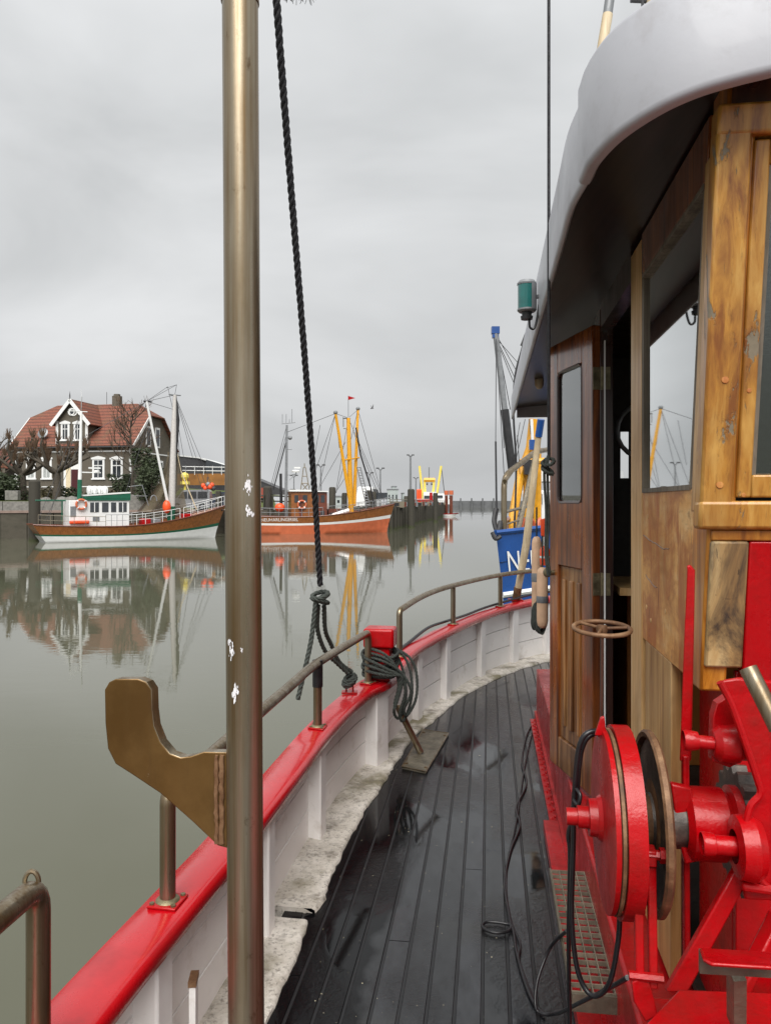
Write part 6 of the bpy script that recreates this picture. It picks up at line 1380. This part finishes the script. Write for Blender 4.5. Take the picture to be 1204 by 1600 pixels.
# ================================================================== vegetation
M['bark'] = simple('tree_bark', (.055, .045, .032), .9, 0, .35, 6, .5); M['twig'] = simple('reddish_twigs', (.10, .062, .035), .9, 0, .3)
def leafmat(name, a): 
    m, t, p = newmat(name); n = noise_n(t, 1.6, 4); t.links.new(ramp(t, n, [(.3, tuple(x*.55 for x in a)), (.7, tuple(x*1.35 for x in a))]), p.inputs['Base Color']); p.inputs['Roughness'].default_value = .7; return m
M['ever'] = leafmat('evergreen_leaves', (.035, .05, .02)); M['shrub'] = leafmat('brown_green_shrub', (.075, .065, .03))
def limb(b, p_, d, L_, r, lev, maxl, spread=.55, up=.25, kids=3, tw=None):
    n = 4; pts = [p_]; q = p_.copy(); dd_ = d.copy()
    for i in range(n):
        dd_ = (dd_ + Vector((random.uniform(-.18, .18), random.uniform(-.18, .18), random.uniform(-.05, .15)))).normalized(); q = q + dd_*L_/n; pts.append(q.copy())
    (tw if (tw is not None and lev >= maxl) else b).tube(pts, [r*lerp(1, .6, i/n) for i in range(n+1)], 5 if lev > 1 else 8, cap=False)
    if lev < maxl:
        for k_ in range(kids):
            s_ = pts[random.choice((2, 3, 4))]; nd = (dd_ + Vector((random.uniform(-1, 1), random.uniform(-1, 1), random.uniform(-.2, .8)))*spread*1.6).normalized()
            limb(b, s_, nd, L_*random.uniform(.55, .8), r*.55, lev+1, maxl, spread, up, kids, tw)
def pollard(px, Y, z0, h, spread, lab):
    q = Vector((pxX(px, Y), Y, z0)); o = thing('pollard_tree', q, lab, 'tree', 'pollarded trees before the house'); b = MB(); tw = MB()
    top = q+UP*h*.45; b.tube(spline([q, q+UP*h*.2+Vector((.1, 0, 0)), top], 4), [.42]*4+[.36]*4+[.34], 10)
    for k_ in range(7):
        a_ = 2*math.pi*k_/7+random.uniform(-.3, .3); dr = Vector((math.cos(a_), math.sin(a_)*.6, 0)); tip = top+dr*spread*random.uniform(.75, 1)+UP*h*random.uniform(.12, .42)
        path = spline([top-UP*.2, top+dr*spread*.4+UP*h*random.uniform(.0, .12), tip], 5); b.tube(path, [lerp(.24, .11, i/(len(path)-1)) for i in range(len(path))], 7)
        for f in (.45, .7, 1.0):
            kp = path[int(f*(len(path)-1))]; kn = kp+Vector((random.uniform(-.5, .5), random.uniform(-.4, .4), random.uniform(.4, .8))); b.tube([kp, kn], [.11, .09], 6); b.ball(kn, .17, 8)
            for _ in range(26):
                t1 = kn+Vector((random.uniform(-.35, .35), random.uniform(-.3, .3), random.uniform(.5, 1.3))); tw.tube([kn, kn.lerp(t1, .5)+Vector((random.uniform(-.1, .1), 0, 0)), t1], [.034, .028, .016], 4, cap=False)
    b.build('trunk', M['bark'], o, smooth=60); tw.build('crown', M['twig'], o)
pollard(34, 76.5, 3.15, 6.2, 2.6, 'gnarled pollarded tree at left before the house, shorter one'); pollard(88, 75.5, 3.1, 6.8, 3.4, 'larger gnarled pollarded tree left of the white aft mast')
def bare(px, Y, z0, h, lab, kids=4, name='bare_tree'):
    q = Vector((pxX(px, Y), Y, z0)); o = thing(name, q, lab, 'tree'); b = MB(); tw = MB()
    tr = spline([q, q+UP*h*.35+Vector((.15, 0, 0)), q+UP*h*.7-Vector((.1, 0, 0)), q+UP*h], 5); b.tube(tr, [lerp(.17, .03, i/(len(tr)-1)) for i in range(len(tr))], 7)
    for i in range(4, len(tr)-1):
        for _ in range(2): a_ = random.random()*6.28; limb(b, tr[i], Vector((math.cos(a_), math.sin(a_), .75)).normalized(), h*.28*(1.15-i/len(tr)*.6), .06, 1, 3, .5, .2, kids, tw)
    b.build('trunk', M['bark'], o); tw.build('crown', M['twig'], o)
bare(205, 80, 3.6, 8.6, 'thin bare winter tree before the right corner of the brick house')
bare(0, 80, 3.2, 6.2, 'bare tree cut off by the left edge of the picture', 3)
def bush(px, Y, z0, wx, hgt, n, mat, lab, name='evergreen_bush', cat='bush', sz=.14, cone=.5, group=None):
    q = Vector((pxX(px, Y), Y, z0)); o = thing(name, q, lab, cat, group); b = MB(); b.tube([q, q+UP*hgt*.7], [.1, .04], 6); b.build('trunk', M['bark'], o); b = MB()
    cl = [(random.uniform(-1, 1), random.uniform(-1, 1), random.random()) for _ in range(14)]
    for _ in range(n):
        cx_, cy_, cz_ = random.choice(cl); t_ = min(1, max(0, cz_+random.gauss(0, .12))); rad = wx*(1-cone*t_)*min(1, .5+t_*3)
        x = max(-1.1, min(1.1, cx_+random.gauss(0, .28)))*rad; y = max(-1.1, min(1.1, cy_+random.gauss(0, .28)))*rad
        c0 = q+Vector((x, y, .05+t_*hgt+random.gauss(0, .08))); s_ = sz*random.uniform(.6, 1.5); a_ = Vector((random.gauss(0, 1), random.gauss(0, 1), random.gauss(0, 1))).normalized(); e_, f_ = frame(a_)
        b.poly([c0-e_*s_, c0+f_*s_*.6, c0+e_*s_, c0-f_*s_*.6])
    b.build('crown', mat, o, smooth=0)
bush(222, 77.5, 3.3, 1.2, 5.0, 1600, M['ever'], 'tall dark evergreen bush left of the pair before the house corner', cone=.35)
bush(237, 77.0, 3.1, 1.6, 4.2, 2000, M['ever'], 'broad dark evergreen bush right of the pair beside the net', cone=.6)
bush(187, 81, 3.8, 1.1, 2.0, 900, M['ever'], 'round clipped dark bush under the front window of the house', cone=.2)
bush(10, 75, 3.1, 1.3, 2.4, 1300, M['ever'], 'dark hedge bush at the far left edge of the garden', cone=.15)
bush(-6, 74, 3.1, 1.3, 2.6, 1100, M['ever'], 'dark hedge bush half outside the left picture edge', cone=.15)
for k_, (x, hh, mt) in enumerate(((28, 1.3, 'shrub'), (45, 1.1, 'ever'), (62, 1.0, 'shrub'), (76, 1.5, 'shrub'), (102, 1.4, 'ever'), (117, 1.2, 'ever'), (150, 1.2, 'ever'), (168, 1.1, 'shrub'))):
    bush(x, 76.6+.1*k_, 3.1, 1.0, hh, 420, M[mt], ('first', 'second', 'third', 'fourth', 'fifth', 'sixth', 'seventh', 'last')[k_]+' low winter shrub from the left in the row before the house', 'garden_shrub', 'shrub', .12, .3, 'low shrubs before the house')
for k_, x in enumerate((60, 72, 97, 112, 140)):
    b = MB(); c0 = Vector((pxX(x, 73.4), 73.4, 3.2)); b.ball(c0, .25+.06*k_ % .2+.1, 8, (1.3, 1, .8)); tag(b.build('boulder', M['stone'], None), ('first', 'second', 'third', 'fourth', 'fifth')[k_]+' grey boulder from the left along the lawn edge', 'boulder', 'boulders along the lawn edge')
# birds
b = MB(); q = P(581, 638, 60); b.tube([q-Vector((.12, 0, 0)), q+Vector((.12, 0, 0))], [.05, .03], 6); bd = tag(b.build('seagull', M['wire'], None), 'small dark bird flying right of the yellow mast', 'bird')
b = MB(); b.prism([q+Vector((-.04, 0, 0)), q+Vector((.05, 0, 0)), q+Vector((.1, -.1, .3))], Vector((.02, .02, 0))); b.prism([q+Vector((-.04, 0, 0)), q+Vector((.05, 0, 0)), q+Vector((-.1, .1, .25))], Vector((.02, .02, 0))); b.build('wing', M['wire'], bd)
